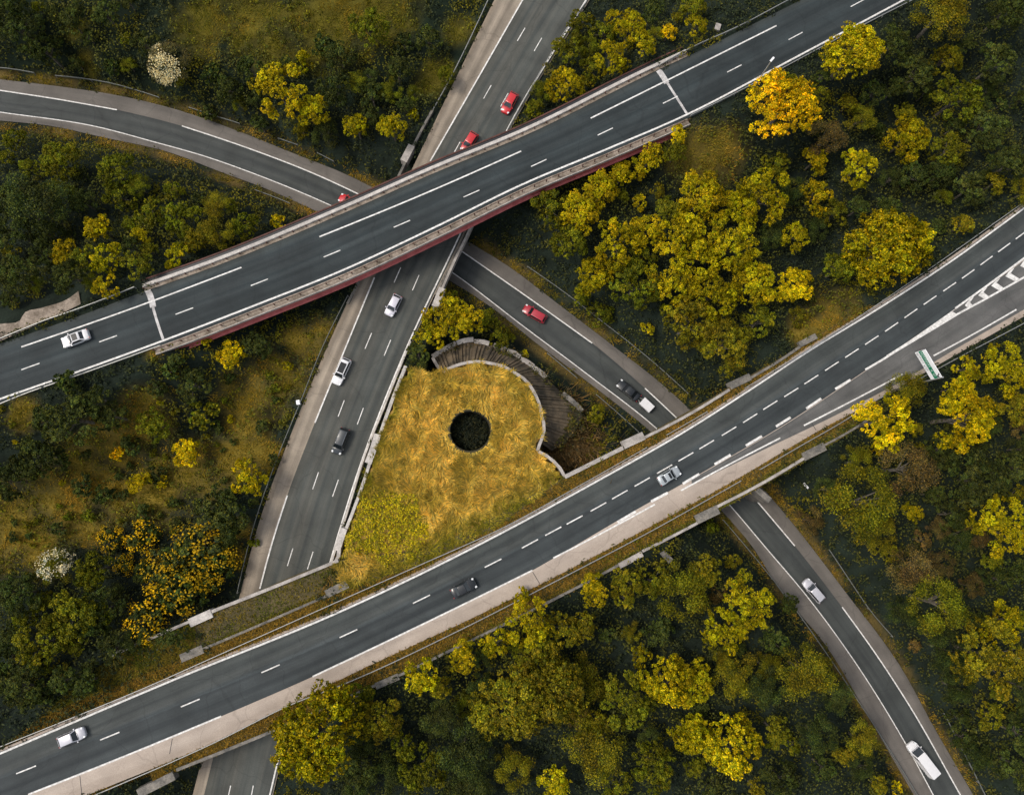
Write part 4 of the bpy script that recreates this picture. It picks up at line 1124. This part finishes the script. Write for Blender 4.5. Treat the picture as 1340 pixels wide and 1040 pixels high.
# ------------------------------------------------------------------ trees and shrubs: px py radius shape colour [label]
CLR = {'y': (.41, .335, .005), 'Y': (.60, .455, .005), 'o': (.68, .455, .005), 'g': (.175, .18, .009), 'd': (.074, .092, .018), 'v': (.215, .185, .009), 'b': (.16, .11, .030), 'w': (.17, .15, .045)}
CN = {'y': 'yellow green', 'Y': 'bright yellow', 'o': 'orange yellow', 'g': 'mid green', 'd': 'dark green', 'v': 'olive', 'b': 'brownish', 'w': 'pale green'}
KN = {'L': 'lumpy tree', 'M': 'lumpy tree', 'D': 'dense round tree', 'F': 'feathery tree', 'S': 'shrub', 'W': 'blossoming tree', 'G': 'gorse bush'}
TREES = """
1023 142 42 D o big orange yellow tree beside the street lamp at the flyover
1115 70 39 D y tall golden tree touching the lower edge of the flyover near the top right
1166 60 26 L d
1227 22 36 F v
1311 20 28 L d
1233 80 26 L v
1300 85 30 L d
1193 100 30 L d
1250 131 33 L g
1183 185 34 L y
1139 124 22 M d
1125 155 22 F v
1287 168 31 L d
1240 198 27 L g
1078 182 28 F b
1065 211 23 M y
1119 222 29 L y
1065 259 25 M y
1193 232 26 M d
1230 229 24 L d
1320 215 30 L d
1089 279 21 M g
1158 326 57 D y largest round tree close to the upper edge of the road at right
998 259 36 L y
917 259 38 L y
1015 219 21 M g
1038 310 25 M y
957 323 35 L y
913 337 32 L y
787 249 27 L y
813 229 23 M y
850 209 24 M y
887 178 16 M Y small bright yellow tree poking up at the red girder near the right joint
719 273 27 M g
760 279 31 L y
743 316 28 L g
807 323 37 L y
847 303 24 M y
887 310 35 L y
874 279 23 M g
780 362 33 L y
830 377 37 L g
880 372 36 L y
930 387 34 L y
982 372 35 L y
1040 377 33 L Y bright yellow tree above the bare clearing by the lower road
900 427 37 L v
945 452 37 L v
990 422 27 M g
963 272 30 L y
1097 352 27 M g
1265 250 26 L d
1160 275 22 M d
1030 105 14 S g
698 145 18 M g
736 111 29 L y
746 67 25 L g
773 91 19 M g
800 77 25 L y
823 37 24 L y
844 60 21 M y
760 30 19 M g
874 44 15 M o
854 13 21 M d
907 10 22 L g
790 45 20 M g
718 95 13 S w pale straggly bush leaning over the right white line of the motorway
225 84 28 W w white blossoming tree above the slip road at upper left
367 121 37 L y large yellow green tree right of the white blossoming tree
411 146 25 L y
467 167 23 M y
514 169 23 M y
484 38 27 L g
487 128 22 M d
561 54 24 M d
541 151 11 S y
165 55 11 S g
397 84 18 S y
300 118 24 M d
280 100 20 S d
330 95 24 M d
440 118 26 M d
520 92 22 M d
425 62 20 S d
530 60 18 S d
445 75 22 M d
270 150 16 S d
30 38 30 L d
62 68 26 M d
15 12 24 L d
95 30 24 M d
150 90 18 S d
140 20 22 M d
190 60 20 M d
81 212 28 L g
151 227 30 L g
47 266 40 F d
158 259 23 M g
131 300 24 M y
185 311 17 M y
231 334 20 M y yellow bush with white blossom at the upper kerb of the flyover
239 290 27 L g
367 291 14 S Y tiny bright yellow bush at the flyover's upper kerb below the slip road
87 331 21 M y
141 341 24 M y
13 262 25 L d
20 305 26 L d
283 303 25 F v
320 297 21 M g
200 280 22 M g
60 305 24 L d
110 265 20 M d
260 265 16 S d
138 377 17 M y
22 360 27 L d
94 362 25 L d
60 335 22 L d
180 345 20 M g
305 464 24 M Y single bright yellow tree below the flyover left of the motorway
337 452 21 M d
269 446 11 S y
252 503 22 M d
148 545 23 M d
98 549 34 L d
126 522 22 M d
50 596 34 L d
13 630 25 L d
202 555 24 M g
158 594 11 S o
172 583 16 S d
246 591 24 M Y round bright yellow bush in the dry meadow left of the motorway
182 631 17 M y
205 622 14 S d
327 624 24 M Y round yellow bush close to the motorway in the dry meadow
108 634 17 S d
138 647 16 S d
266 545 22 S g
302 548 7 S Y
114 597 9 S d
118 675 11 S g
212 632 10 S y
230 480 20 S d
205 510 14 S d
90 500 18 S d
60 550 22 M d
285 560 12 S d
345 560 12 S d
300 650 14 S d
360 600 10 S d
190 670 14 S d
80 690 12 S d
292 668 36 M d
148 704 17 G o
190 702 22 G o
215 746 30 G d
244 773 31 G d
190 820 22 G o orange gorse bush touching the bridge kerb at lower left
203 792 25 G o
262 712 34 G d
288 732 27 G d
236 728 26 G d
164 738 14 G o
300 700 20 M d
275 760 20 G d
74 742 22 W g dark green tree with a white blossoming top at lower left
98 802 42 L g
60 842 34 L g
125 746 27 M g
130 800 30 L d
27 778 30 L d
114 893 20 M d
17 859 27 L d
34 900 25 L d
150 850 20 M d
85 890 20 M d
60 905 20 S d
190 745 18 M d
560 440 22 M y
585 417 32 L y bright lumpy tree between the motorway and the curved wall panels
611 420 26 M y
547 463 20 M d
653 440 22 M g
632 456 6 S Y
687 463 7 S Y
780 543 16 M v
584 388 16 M g
637 418 18 M g
416 957 53 D y biggest round tree touching the lower edge of the lower road at bottom left
460 915 26 M g
500 940 29 L v
554 885 27 M y
605 859 22 M y
649 841 23 M y
692 813 29 L y
682 778 12 S y
776 773 23 M y
817 760 22 M v
739 822 25 M v
763 816 23 M v
668 920 46 D v broad dull olive tree in the middle of the bottom wood
722 902 42 D v
706 868 28 D v
753 892 34 F v
554 1003 30 L g
608 984 33 F d
669 1003 25 F v
726 1020 27 M y
780 983 37 F v
818 915 33 L g
837 858 15 M y
874 892 38 L y
898 956 26 M y
854 1000 30 L g
807 1030 20 M g
887 771 36 F v
922 748 26 M v
957 734 14 M v
974 788 36 L y
947 825 28 L y
903 892 31 L y
954 976 46 L y largest lumpy yellow green tree left of the white van
907 958 27 L y
1055 878 34 F v
1014 956 23 M g
1036 973 14 M g
1125 969 22 F v
1068 960 25 F d
964 885 29 F v
1011 838 23 M d
1125 1003 17 F d
1173 1030 10 S Y
1021 1018 25 L d
470 1000 26 L d
510 1010 24 F d
575 940 24 F d
630 900 20 F d
1000 900 26 F d
1095 910 20 F d
1030 790 18 M d
860 825 22 M d
620 1030 26 F d
1156 552 39 L Y bright yellow tree just below the overhead sign's left end
1257 548 45 L Y largest bright yellow tree below the overhead sign
1311 486 35 L y
1250 508 21 M y
1263 483 17 M y
1183 508 25 F v
1119 604 21 F v
1183 614 37 F b
1146 588 11 S Y
1126 657 46 F v
1193 671 16 M y
1280 628 36 D d
1306 690 38 L y
1327 533 27 L v
1328 612 25 L d
1223 788 36 F g
1307 814 29 M y
1294 860 46 L v
1237 851 27 F d
1294 934 21 M v
1193 744 30 F b
1230 740 19 F b
1327 1000 27 L d
1331 959 23 M d
1146 697 25 F v
1060 680 20 F b
1230 590 24 L d
1330 745 24 M d
1250 700 22 F d
1180 800 20 F d
1250 900 22 F d
1280 985 22 F d
1260 965 18 M d
1080 640 18 F d
930 690 12 S g
"""
LM = [((698, 412), 'the red estate car'), ((828, 516), 'the black car with trailer'), ((1215, 475), 'the overhead sign'), ((1005, 90), 'the street lamp'), ((615, 563), 'the round shaft'),
      ((1203, 992), 'the white van'), ((1062, 772), 'the silver hatchback'), ((102, 444), 'the white saloon'), ((225, 84), 'the white blossoming tree'), ((1158, 326), 'the largest round tree'),
      ((607, 768), 'the black saloon'), ((96, 962), 'the pale silver hatchback'), ((874, 622), 'the silver grey saloon'), ((204, 412), "the flyover's left joint"), ((880, 120), "the flyover's right joint"),
      ((447, 577), 'the dark people carrier'), ((666, 138), 'the upper red hatchback'), ((453, 263), 'the red car nose'), ((1295, 378), 'the painted chevrons'), ((416, 957), 'the biggest round tree'), ((40, 412), 'the paved ditch')]
ORD = ['closest', 'second closest', 'third closest', 'fourth closest', 'fifth closest', 'sixth closest', 'seventh closest', 'eighth closest', 'ninth closest', 'tenth closest', 'eleventh closest', 'twelfth closest']
def where(x, y):
    k = min(LM, key=lambda q: math.hypot(q[0][0] - x, q[0][1] - y) + (1e6 if math.hypot(q[0][0] - x, q[0][1] - y) < 8 else 0))
    dx, dy = x - k[0][0], y - k[0][1]; d = math.hypot(dx, dy)
    a = math.degrees(math.atan2(-dy, dx)) % 360
    return ['right of', 'up right of', 'above', 'up left of', 'left of', 'down left of', 'below', 'down right of'][int((a + 22.5) // 45) % 8], k[1], d
def size_word(r): return 'very large' if r >= 44 else 'large' if r >= 33 else 'middling' if r >= 23 else 'small' if r >= 14 else 'tiny'

rows = []
for ln in TREES.strip().splitlines():
    q = ln.split(None, 5)
    rows.append([float(q[0]), float(q[1]), float(q[2]), q[3], q[4], q[5] if len(q) > 5 else None])
# smaller trees of the understorey stand in the gaps of the woods, low shrubs in the meadow
rf_ = random.Random(21)
def in_px(poly_, x, y): return bool(inside(poly_, np.array([x]), np.array([y]))[0])
WOODS = [([(1060, 100), (1340, 20), (1340, 255), (1215, 335), (1080, 250)], 20, 'ddgvd'), ([(700, 260), (880, 190), (1000, 210), (1080, 240), (1060, 410), (960, 470), (900, 490), (760, 400)], 14, 'gvdgy'),
         ([(450, 930), (820, 770), (930, 700), (1040, 830), (1170, 1040), (440, 1040)], 30, 'dvgdb'), ([(1100, 620), (1180, 560), (1340, 520), (1340, 1040), (1310, 1040), (1200, 870)], 26, 'dvgdb'),
         ([(0, 180), (120, 195), (300, 260), (330, 290), (110, 375), (0, 400)], 20, 'dgdvg'), ([(0, 760), (160, 760), (240, 830), (0, 930)], 10, 'dgd'), ([(0, 0), (180, 0), (170, 95), (0, 80)], 8, 'ddg'), ([(230, 100), (560, 60), (590, 110), (520, 200), (330, 160)], 14, 'dgdvg'),
         ([(700, 110), (760, 20), (940, 0), (900, 50), (720, 135)], 8, 'gyvg')]
for poly_, cnt, cols in WOODS:
    xs, ys = [q[0] for q in poly_], [q[1] for q in poly_]; k = 0; tries = 0
    while k < cnt and tries < 1500:
        tries += 1
        x_, y_ = rf_.uniform(min(xs), max(xs)), rf_.uniform(min(ys), max(ys)); r0 = rf_.uniform(11, 21)
        if not in_px(poly_, x_, y_) or any(math.hypot(x_ - q[0], y_ - q[1]) < max(q[2] * .72, r0 * .9) + r0 * .35 for q in rows): continue
        g3 = P([(x_, y_)], 6.0)[0]
        if any(inside(PO[n_], g3[:1], g3[1:2])[0] for n_ in ('ma', 'mo', 'sl', 'fly')): continue
        rows.append([x_, y_, r0, rf_.choice('MMF'), rf_.choice(cols), None]); k += 1
k = 0
while k < 44:
    x_, y_ = rf_.uniform(0, 390), rf_.uniform(470, 720); r0 = rf_.uniform(4.5, 10)
    if y_ < 540 - .2 * x_ or x_ > 400 - (y_ - 470) * .28 or any(math.hypot(x_ - q[0], y_ - q[1]) < q[2] * .8 + r0 for q in rows): continue
    rows.append([x_, y_, r0, 'S', rf_.choice('dgdgvdy'), None]); k += 1
groups = {}
for r_ in rows:
    if r_[5] is None:
        dr_, lm, d = where(r_[0], r_[1]); nm = KN[r_[3]]
        colr = 'orange flowered' if r_[3] == 'G' and r_[4] == 'o' else 'dark' if r_[3] == 'G' else CN[r_[4]]
        key = (size_word(r_[2]), colr, nm, dr_, lm); groups.setdefault(key, []).append((d, r_))
for (sz, co, nm, dr_, lm), m_ in groups.items():
    m_.sort(key=lambda q: q[0])
    for i, (d, r_) in enumerate(m_):
        r_[5] = f'{sz} {co} {nm} {dr_} {lm}' + (f', {ORD[i]}' if len(m_) > 1 else '')

ri = random.Random(5)
for i, (px, py, rp, sh_, co, lab) in enumerate(rows):
    z = 6.0; R = rp / 7.6
    hfac = {'S': .55, 'G': .6}.get(sh_, .95 + .55 * ri.random())
    for _ in range(8):
        c = P([(px, py)], z + R * hfac)[0]; z = .4 * z + .6 * float(gz(c[:1], c[1:2])[0])
    c = P([(px, py)], z + R * hfac)[0]
    nm = {'S': 'shrub', 'G': 'gorse_bush', 'W': 'blossoming_tree'}.get(sh_, 'tree')
    root = empty(nm, (c[0], c[1], z), lab, 'shrub' if sh_ in 'SG' else 'tree', 'shrubs on the banks' if sh_ in 'SG' else 'trees of the woods and banks', ri.random() * 6.28)
    me, tr = PROTO[sh_][i % len(PROTO[sh_])]
    k = R * (1.04 if sh_ in 'LM' else 1.10)
    cr = link('crown', me, M['leaf'], root); cr.location = (0, 0, R * hfac); cr.scale = (k, k, k * (.8 + .25 * ri.random()))
    cl = np.array(CLR[co]) * (.76 + .48 * ri.random()) * np.array([1 + .12 * (ri.random() - .5), 1, 1])
    if sh_ == 'G': cl = np.array(CLR['d'])
    cr.color = (*cl, 1)
    tk = link('trunk', tr, M['bark'], root); tk.location = (0, 0, R * hfac); tk.scale = (k * .9, k * .9, max(k * .9, (R * hfac + .6) / 1.9) if sh_ not in 'SG' else k * .5)
    if sh_ in 'WG':
        bl = link('blossom', BLOS['W2'] if (sh_ == 'W' and co == 'g') else BLOS[sh_], M['leaf'], root)
        bl.location = cr.location; bl.scale = [q * (1.05 if sh_ == 'G' else 1.0) for q in cr.scale]
        bl.color = (.74, .63, .36, 1) if co == 'w' else (.78, .70, .48, 1) if sh_ == 'W' else ((.66, .40, .008, 1) if co == 'o' else (.46, .29, .010, 1))
        if sh_ == 'G' and co == 'd': bl.scale = [q * .90 for q in bl.scale]
        if sh_ == 'W': root.rotation_euler.z = 0

# ------------------------------------------------------------------ ground cover
rng = np.random.default_rng(99)
N = 64000
x = rng.uniform(-112, 112, N); y = rng.uniform(-90, 108, N)
ok = ~(inside(PO['ma'], x, y) | inside(PO['fly'], x, y) | inside(PO['mo'], x, y) | inside(PO['sl'], x, y))
ok &= np.hypot(x - SHAFT_C[0], y - SHAFT_C[1]) > SHAFT_R + .6
ok &= ~inside(plat3, x, y)
x, y = x[ok], y[ok]; z = gz(x, y)
pp = PX(np.stack([x, y, z], 1))
ok = (pp[:, 0] > -120) & (pp[:, 0] < 1460) & (pp[:, 1] > -110) & (pp[:, 1] < 1150)
ok &= ~((pp[:, 0] > -20) & (pp[:, 0] < 112) & (np.abs(pp[:, 1] - (425 - .37 * pp[:, 0])) < 15))          # paved ditch
ann = (np.hypot(pp[:, 0] - 640, pp[:, 1] - 560) < 128) & (pp[:, 0] > 560) & (pp[:, 1] > 440) & (z < 2.2)
ok &= ~(ann & (rng.random(len(x)) < .7))
x, y, z = x[ok], y[ok], z[ok]
dd = dryness(x, y, z)
dk = inside(PO['dk'], x, y)
dSl, _ = seg_dist(cS, x, y); dSl -= hS
leafy = (rng.random(len(x)) > dd * np.where(vnoise(x + 500, y + 500, 4.5, 83) > .52, .80, 1.10)) & ~((dSl < 1.5) & (rng.random(len(x)) < .8)) & ~(dk & (rng.random(len(x)) < .55))
# leafy scrub
X, Y, Z, Dy = x[leafy], y[leafy], z[leafy], dd[leafy]
n = len(X); K = 10
h = (.35 + 1.5 * vnoise(X + 500, Y + 500, 3.5, 31) ** 1.5) * np.where(dk[leafy], .35, 1.0)
d = sph(n * K, .0).reshape(n, K, 3)
c = np.stack([X, Y, Z], 1)[:, None, :] + d * np.stack([.55 + 0 * h, .55 + 0 * h, h * 1.1], 1)[:, None, :]
upx = PX(np.stack([X, Y, Z], 1)); inw = np.zeros(n, bool)                             # taller saplings fill the woods
for poly_, _c, _d in WOODS: inw |= inside(np.array(poly_), upx[:, 0], upx[:, 1])
tall = inw * np.clip((vnoise(X + 500, Y + 500, 3.2, 37) - .42) * 4, 0, 1) * (dSl[leafy] > 3.0)
h = h + 2.4 * tall
c = np.stack([X, Y, Z], 1)[:, None, :] + d * np.stack([.55 + .25 * tall, .55 + .25 * tall, h * 1.1], 1)[:, None, :]
sel = vnoise(X + 500, Y + 500, 5, 33) * .65 + .35 * rng.random(n)
pal = np.array([(.026, .036, .020), (.040, .050, .020), (.032, .042, .020), (.060, .064, .018), (.030, .040, .020)])
ti = pal[np.clip((sel * 5.0).astype(int), 0, 4)]
ol = np.clip((vnoise(X + 500, Y + 500, 8, 35) - .60) * 4, 0, 1)[:, None]            # olive patches of bramble
ol = np.maximum(ol, np.clip(1 - (dSl[leafy] - 1.0) / 4.5, 0, 1)[:, None] * .55 * (rng.random((n, 1)) < .7))
ti = ti * (1 - ol) + np.array([.14, .125, .010]) * ol
tl_ = tall[:, None] * .75; ti = ti * (1 - tl_) + np.array([.085, .088, .014]) * tl_
dl = np.clip(Dy * 2, 0, 1)[:, None] * (.4 + .6 * rng.random((n, 1)))               # herbs of the open meadow
ti = ti * (1 - dl) + np.array([.16, .15, .009]) * dl
ti = np.repeat(ti, K, 0) * (.75 + .5 * rng.random((n * K, 1)))
o = quads('undergrowth', leafquads(c.reshape(-1, 3), (d + rng.normal(size=d.shape) * .5 + [0, 0, .4]).reshape(-1, 3), .18), ti, M['leaf_stuff'])
o['kind'] = 'stuff'; o['label'] = 'low dark scrub covering the banks and the wood floor'

def blades(name, bx, by, bz, ln, ang, lean, wdt, tint, label):
    n = len(bx)
    dx, dy = np.cos(ang) * lean * ln, np.sin(ang) * lean * ln
    b = np.stack([bx, by, bz], 1); up = np.stack([dx, dy, ln * np.sqrt(np.maximum(.02, 1 - lean**2))], 1)
    s = np.stack([-np.sin(ang), np.cos(ang), np.zeros(n)], 1) * np.asarray(wdt).reshape(-1, 1) / 2
    q = np.stack([b - s, b + s, b + up * .6 + s * .9, b + up * 1.0 - s * .1], 1)
    q[:, 3, 2] -= .12 * ln
    o = quads(name, q, tint, M['leaf_stuff']); o['kind'] = 'stuff'; o['label'] = label

# dry meadow grass
k = ~leafy
X, Y, Z = x[k], y[k], z[k]; rep = 14
bx = np.repeat(X, rep) + rng.normal(size=len(X) * rep) * .45; by = np.repeat(Y, rep) + rng.normal(size=len(X) * rep) * .45
kk = ~(inside(PO['ma'], bx, by) | inside(PO['mo'], bx, by) | inside(PO['fly'], bx, by) | inside(PO['sl'], bx, by) | inside(plat3, bx, by)); bx, by = bx[kk], by[kk]
n = len(bx)
tn = (np.clip((vnoise(bx + 500, by + 500, 5, 40)[:, None] - .40) * 1.9, 0, 1) * .65 + .35 * rng.random((n, 1)))
ti = np.array([.125, .118, .012]) * (1 - tn) + np.array([.45, .255, .032]) * tn
onv = inside(PO['dk'], bx, by)
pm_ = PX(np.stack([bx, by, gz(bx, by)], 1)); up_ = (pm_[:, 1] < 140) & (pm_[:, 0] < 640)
ti[up_] *= np.array([.62, .72, .6])  # upper-left blades: olive tint and vignette darkening, both put into their colour
ti[onv] = (np.array([.13, .115, .018]) * (1 - tn) + np.array([.30, .16, .035]) * tn)[onv]
pv = PX(np.stack([bx, by, gz(bx, by)], 1)); gk = (pv[:, 0] > 120) & (pv[:, 0] < 700) & (pv[:, 1] > 866 - (pv[:, 0] - 237) * .452) & (pv[:, 1] < 892 - (pv[:, 0] - 237) * .43)
ti[gk] = np.array([.15, .145, .018]) * (.6 + .7 * rng.random((gk.sum(), 1)))
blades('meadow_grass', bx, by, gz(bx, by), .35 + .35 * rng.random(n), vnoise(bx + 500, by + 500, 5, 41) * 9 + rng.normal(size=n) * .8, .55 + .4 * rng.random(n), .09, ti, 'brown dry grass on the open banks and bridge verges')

# tall golden grass of the central plateau, lodged in swirls
n = 110000
bx = rng.uniform(plat3[:, 0].min(), plat3[:, 0].max(), n); by = rng.uniform(plat3[:, 1].min(), plat3[:, 1].max(), n)
bz = gz(bx, by); bz = np.where(np.hypot(bx - SHAFT_C[0], by - SHAFT_C[1]) < SHAFT_R + 2.5, ZP, bz); pq = PX(np.stack([bx, by, bz], 1))
inn = inside(plat3, bx, by) & (np.hypot(bx - SHAFT_C[0], by - SHAFT_C[1]) > SHAFT_R + .30) & ~inside(PO['ma'], bx, by)
scr = np.clip(1.35 - np.hypot((pq[:, 0] - 497) / 62, (pq[:, 1] - 690) / 48), 0, 1) + .5 * (vnoise(bx + 500, by + 500, 2, 50) - .5)
ver = np.clip(1.2 - np.abs((pq[:, 1] - (735 - (pq[:, 0] - 560) * .52))) / 34, 0, 1)
keep = inn & (scr < .5) & (rng.random(n) > ver * .45)
bx, by, bz = bx[keep], by[keep], bz[keep]; n = len(bx)
ver = ver[keep]
tn = (vnoise(bx + 500, by + 500, 2.2, 51) * .55 + .45 * rng.random(n))
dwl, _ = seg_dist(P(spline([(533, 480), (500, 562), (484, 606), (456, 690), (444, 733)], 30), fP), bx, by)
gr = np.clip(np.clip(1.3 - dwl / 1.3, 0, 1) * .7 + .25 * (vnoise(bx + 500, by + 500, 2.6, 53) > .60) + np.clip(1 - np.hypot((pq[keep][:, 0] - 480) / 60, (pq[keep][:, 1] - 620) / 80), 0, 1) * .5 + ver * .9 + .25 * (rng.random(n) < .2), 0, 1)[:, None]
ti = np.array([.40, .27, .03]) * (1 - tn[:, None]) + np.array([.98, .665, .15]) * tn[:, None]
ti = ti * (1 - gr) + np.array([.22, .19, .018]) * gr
ti *= (.72 + .56 * vnoise(bx + 500, by + 500, .8, 57))[:, None]
an = vnoise(bx + 500, by + 500, 2.0, 52) * 11 + rng.normal(size=n) * .3
blades('golden_grass', bx, by, bz, (.7 + .9 * rng.random(n)) * (1 - .55 * ver) * np.where(np.hypot(bx - SHAFT_C[0], by - SHAFT_C[1]) < SHAFT_R + 1.2, .45, 1.0), an, .55 + .43 * rng.random(n), .12, ti, 'tall golden grass lying in swirls around the dark shaft')

# bright yellow scrub at the lower corner of the plateau
n = 6500
bx = rng.uniform(plat3[:, 0].min(), plat3[:, 0].max(), n * 3); by = rng.uniform(plat3[:, 1].min(), plat3[:, 1].max(), n * 3)
pq = PX(np.stack([bx, by, gz(bx, by)], 1))
scr = np.clip(1.35 - np.hypot((pq[:, 0] - 497) / 62, (pq[:, 1] - 690) / 48), 0, 1) + .5 * (vnoise(bx + 500, by + 500, 2, 50) - .5)
k = inside(plat3, bx, by) & (scr > .42) & ~inside(PO['ma'], bx, by); bx, by = bx[k], by[k]; n = len(bx)
hh_ = .3 + .8 * vnoise(bx + 500, by + 500, 1.8, 60); K = 6
d = sph(n * K, .0).reshape(n, K, 3)
c = np.stack([bx, by, gz(bx, by)], 1)[:, None, :] + d * np.stack([.4 + 0 * hh_, .4 + 0 * hh_, hh_], 1)[:, None, :]
ti = np.repeat(np.where((rng.random(n) < .7)[:, None], np.array([.52, .41, .012]), np.array([.19, .185, .014])), K, 0) * (.75 + .5 * rng.random((n * K, 1)))
o = quads('yellow_scrub', leafquads(c.reshape(-1, 3), (d + rng.normal(size=d.shape) * .5 + [0, 0, .4]).reshape(-1, 3), .13), ti, M['leaf_stuff'])
o['kind'] = 'stuff'; o['label'] = 'low bright yellow green scrub at the lower corner of the golden grass'

# dead reeds in the deep corner beside the ring kerb
q = []
for _ in range(4200):
    a = (ri.gauss(745, 20), ri.gauss(588, 13)) if ri.random() < .62 else (ri.gauss(735, 14), ri.gauss(548, 16)); q.append(P([a], 1.2)[0])
q = np.array(q); q = q[~inside(plat3, q[:, 0], q[:, 1])]; n = len(q)
tn = rng.random((n, 1))
blades('dead_reeds', q[:, 0], q[:, 1], tz(q[:, 0], q[:, 1]), 1.2 + 2.2 * rng.random(n), rng.random(n) * 6.28, .4 + .5 * rng.random(n), .11, np.array([.10, .07, .03]) * (1 - tn) + np.array([.42, .27, .12]) * tn, 'brown dead reeds in the dark corner below the ring kerb')

# weeds creeping over the slatted slope, and dark scrub deep in the shaft
q = []
for cx_, cy_, sx_, sy_, n_ in ((738, 552, 13, 14, 420), (700, 500, 12, 10, 130), (655, 464, 16, 5, 90), (600, 458, 14, 6, 50)):
    for _ in range(n_): q.append(P([(ri.gauss(cx_, sx_), ri.gauss(cy_, sy_))], 5.2)[0])
q = np.array(q); q = q[~inside(plat3, q[:, 0], q[:, 1]) & ~inside(PO['sl'], q[:, 0], q[:, 1])]
def tufts(name, q, K, rad, hgt, leaf, cols, label):
    n = len(q); d = sph(n * K, .0).reshape(n, K, 3)
    c = q[:, None, :] + d * np.array([rad, rad, hgt])
    ti = np.repeat(np.array(cols)[rng.integers(0, len(cols), n)], K, 0) * (.7 + .6 * rng.random((n * K, 1)))
    o = quads(name, leafquads(c.reshape(-1, 3), (d + rng.normal(size=d.shape) * .6 + [0, 0, .3]).reshape(-1, 3), leaf), ti, M['leaf_stuff'])
    o['kind'] = 'stuff'; o['label'] = label
tufts('slope_weeds', q, 9, .45, .35, .13, [(.06, .065, .02), (.11, .10, .015), (.16, .11, .04), (.05, .05, .025)], 'weeds and dead leaves creeping over the slatted slope')
a = rng.random(420) * 6.283; r_ = SHAFT_R * .94 * np.sqrt(rng.random(420))
tufts('shaft_scrub', np.stack([SHAFT_C[0] + r_ * np.cos(a), SHAFT_C[1] + r_ * np.sin(a), 6.4 + .8 * rng.random(420)], 1), 9, .4, .5, .12, [(.030, .036, .022), (.022, .028, .018), (.045, .045, .02)], 'dark scrub growing at the bottom of the round shaft')

# grass of the verges on and beside the lower bridge
top_ = [(40, 950), (110, 885), (150, 858), (277, 803), (440, 736), (470, 760), (560, 734), (650, 690), (735, 627), (820, 588), (842, 575), (954, 511), (1066, 444), (1130, 402)]
vn = list(map(tuple, top_)) + [tuple(q) for q in offp([p for p in MA_N if 0 <= p[0] <= 1150], -5, 60)[::-1]]
vs = [tuple(q) for q in spline([p for p in MA_SE if p[0] < 1160], 60)] + list(DK_S)[::-1]
pts_ = []
for pl_, cnt in ((vn, 60000), (vs, 40000)):
    pl_ = np.array(pl_); x_ = rng.uniform(pl_[:, 0].min(), pl_[:, 0].max(), cnt * 12); y_ = rng.uniform(pl_[:, 1].min(), pl_[:, 1].max(), cnt * 12)
    k_ = inside(pl_, x_, y_); pts_.append(np.stack([x_[k_], y_[k_]], 1)[:cnt])
pq = np.concatenate(pts_); w3 = P(pq, fW); bx, by = w3[:, 0], w3[:, 1]
k = ~inside(PO['ma'], bx, by) & ~inside(plat3, bx, by); bx, by, pq = bx[k], by[k], pq[k]; n = len(bx)
earth = (pq[:, 0] > 255) & (pq[:, 0] < 450) & (pq[:, 1] < 858 - (pq[:, 0] - 237) * .45)
k = ~earth | (rng.random(n) < .22); bx, by, pq = bx[k], by[k], pq[k]; n = len(bx)
rust = np.clip((vnoise(bx + 500, by + 500, 3.0, 71) - .42) * 3.5, 0, 1)[:, None] * np.where((pq[:, 0] > 700) & (pq[:, 0] < 930) & (pq[:, 1] < 640), 1.0, .35)[:, None]
dm, _ = seg_dist(cA, bx, by); rust = np.maximum(rust, np.clip(1.4 - (dm - hA) / .7, 0, 1)[:, None] * .8)
ti = (np.array([.11, .115, .012]) * (1 - rust) + np.array([.30, .17, .03]) * rust) * (.5 + .9 * rng.random((n, 1)))
blades('verge_grass', bx, by, gz(bx, by), .22 + .4 * rng.random(n), rng.random(n) * 6.283, .45 + .5 * rng.random(n), .11, ti, 'green and rusty grass on the verges of the lower road')
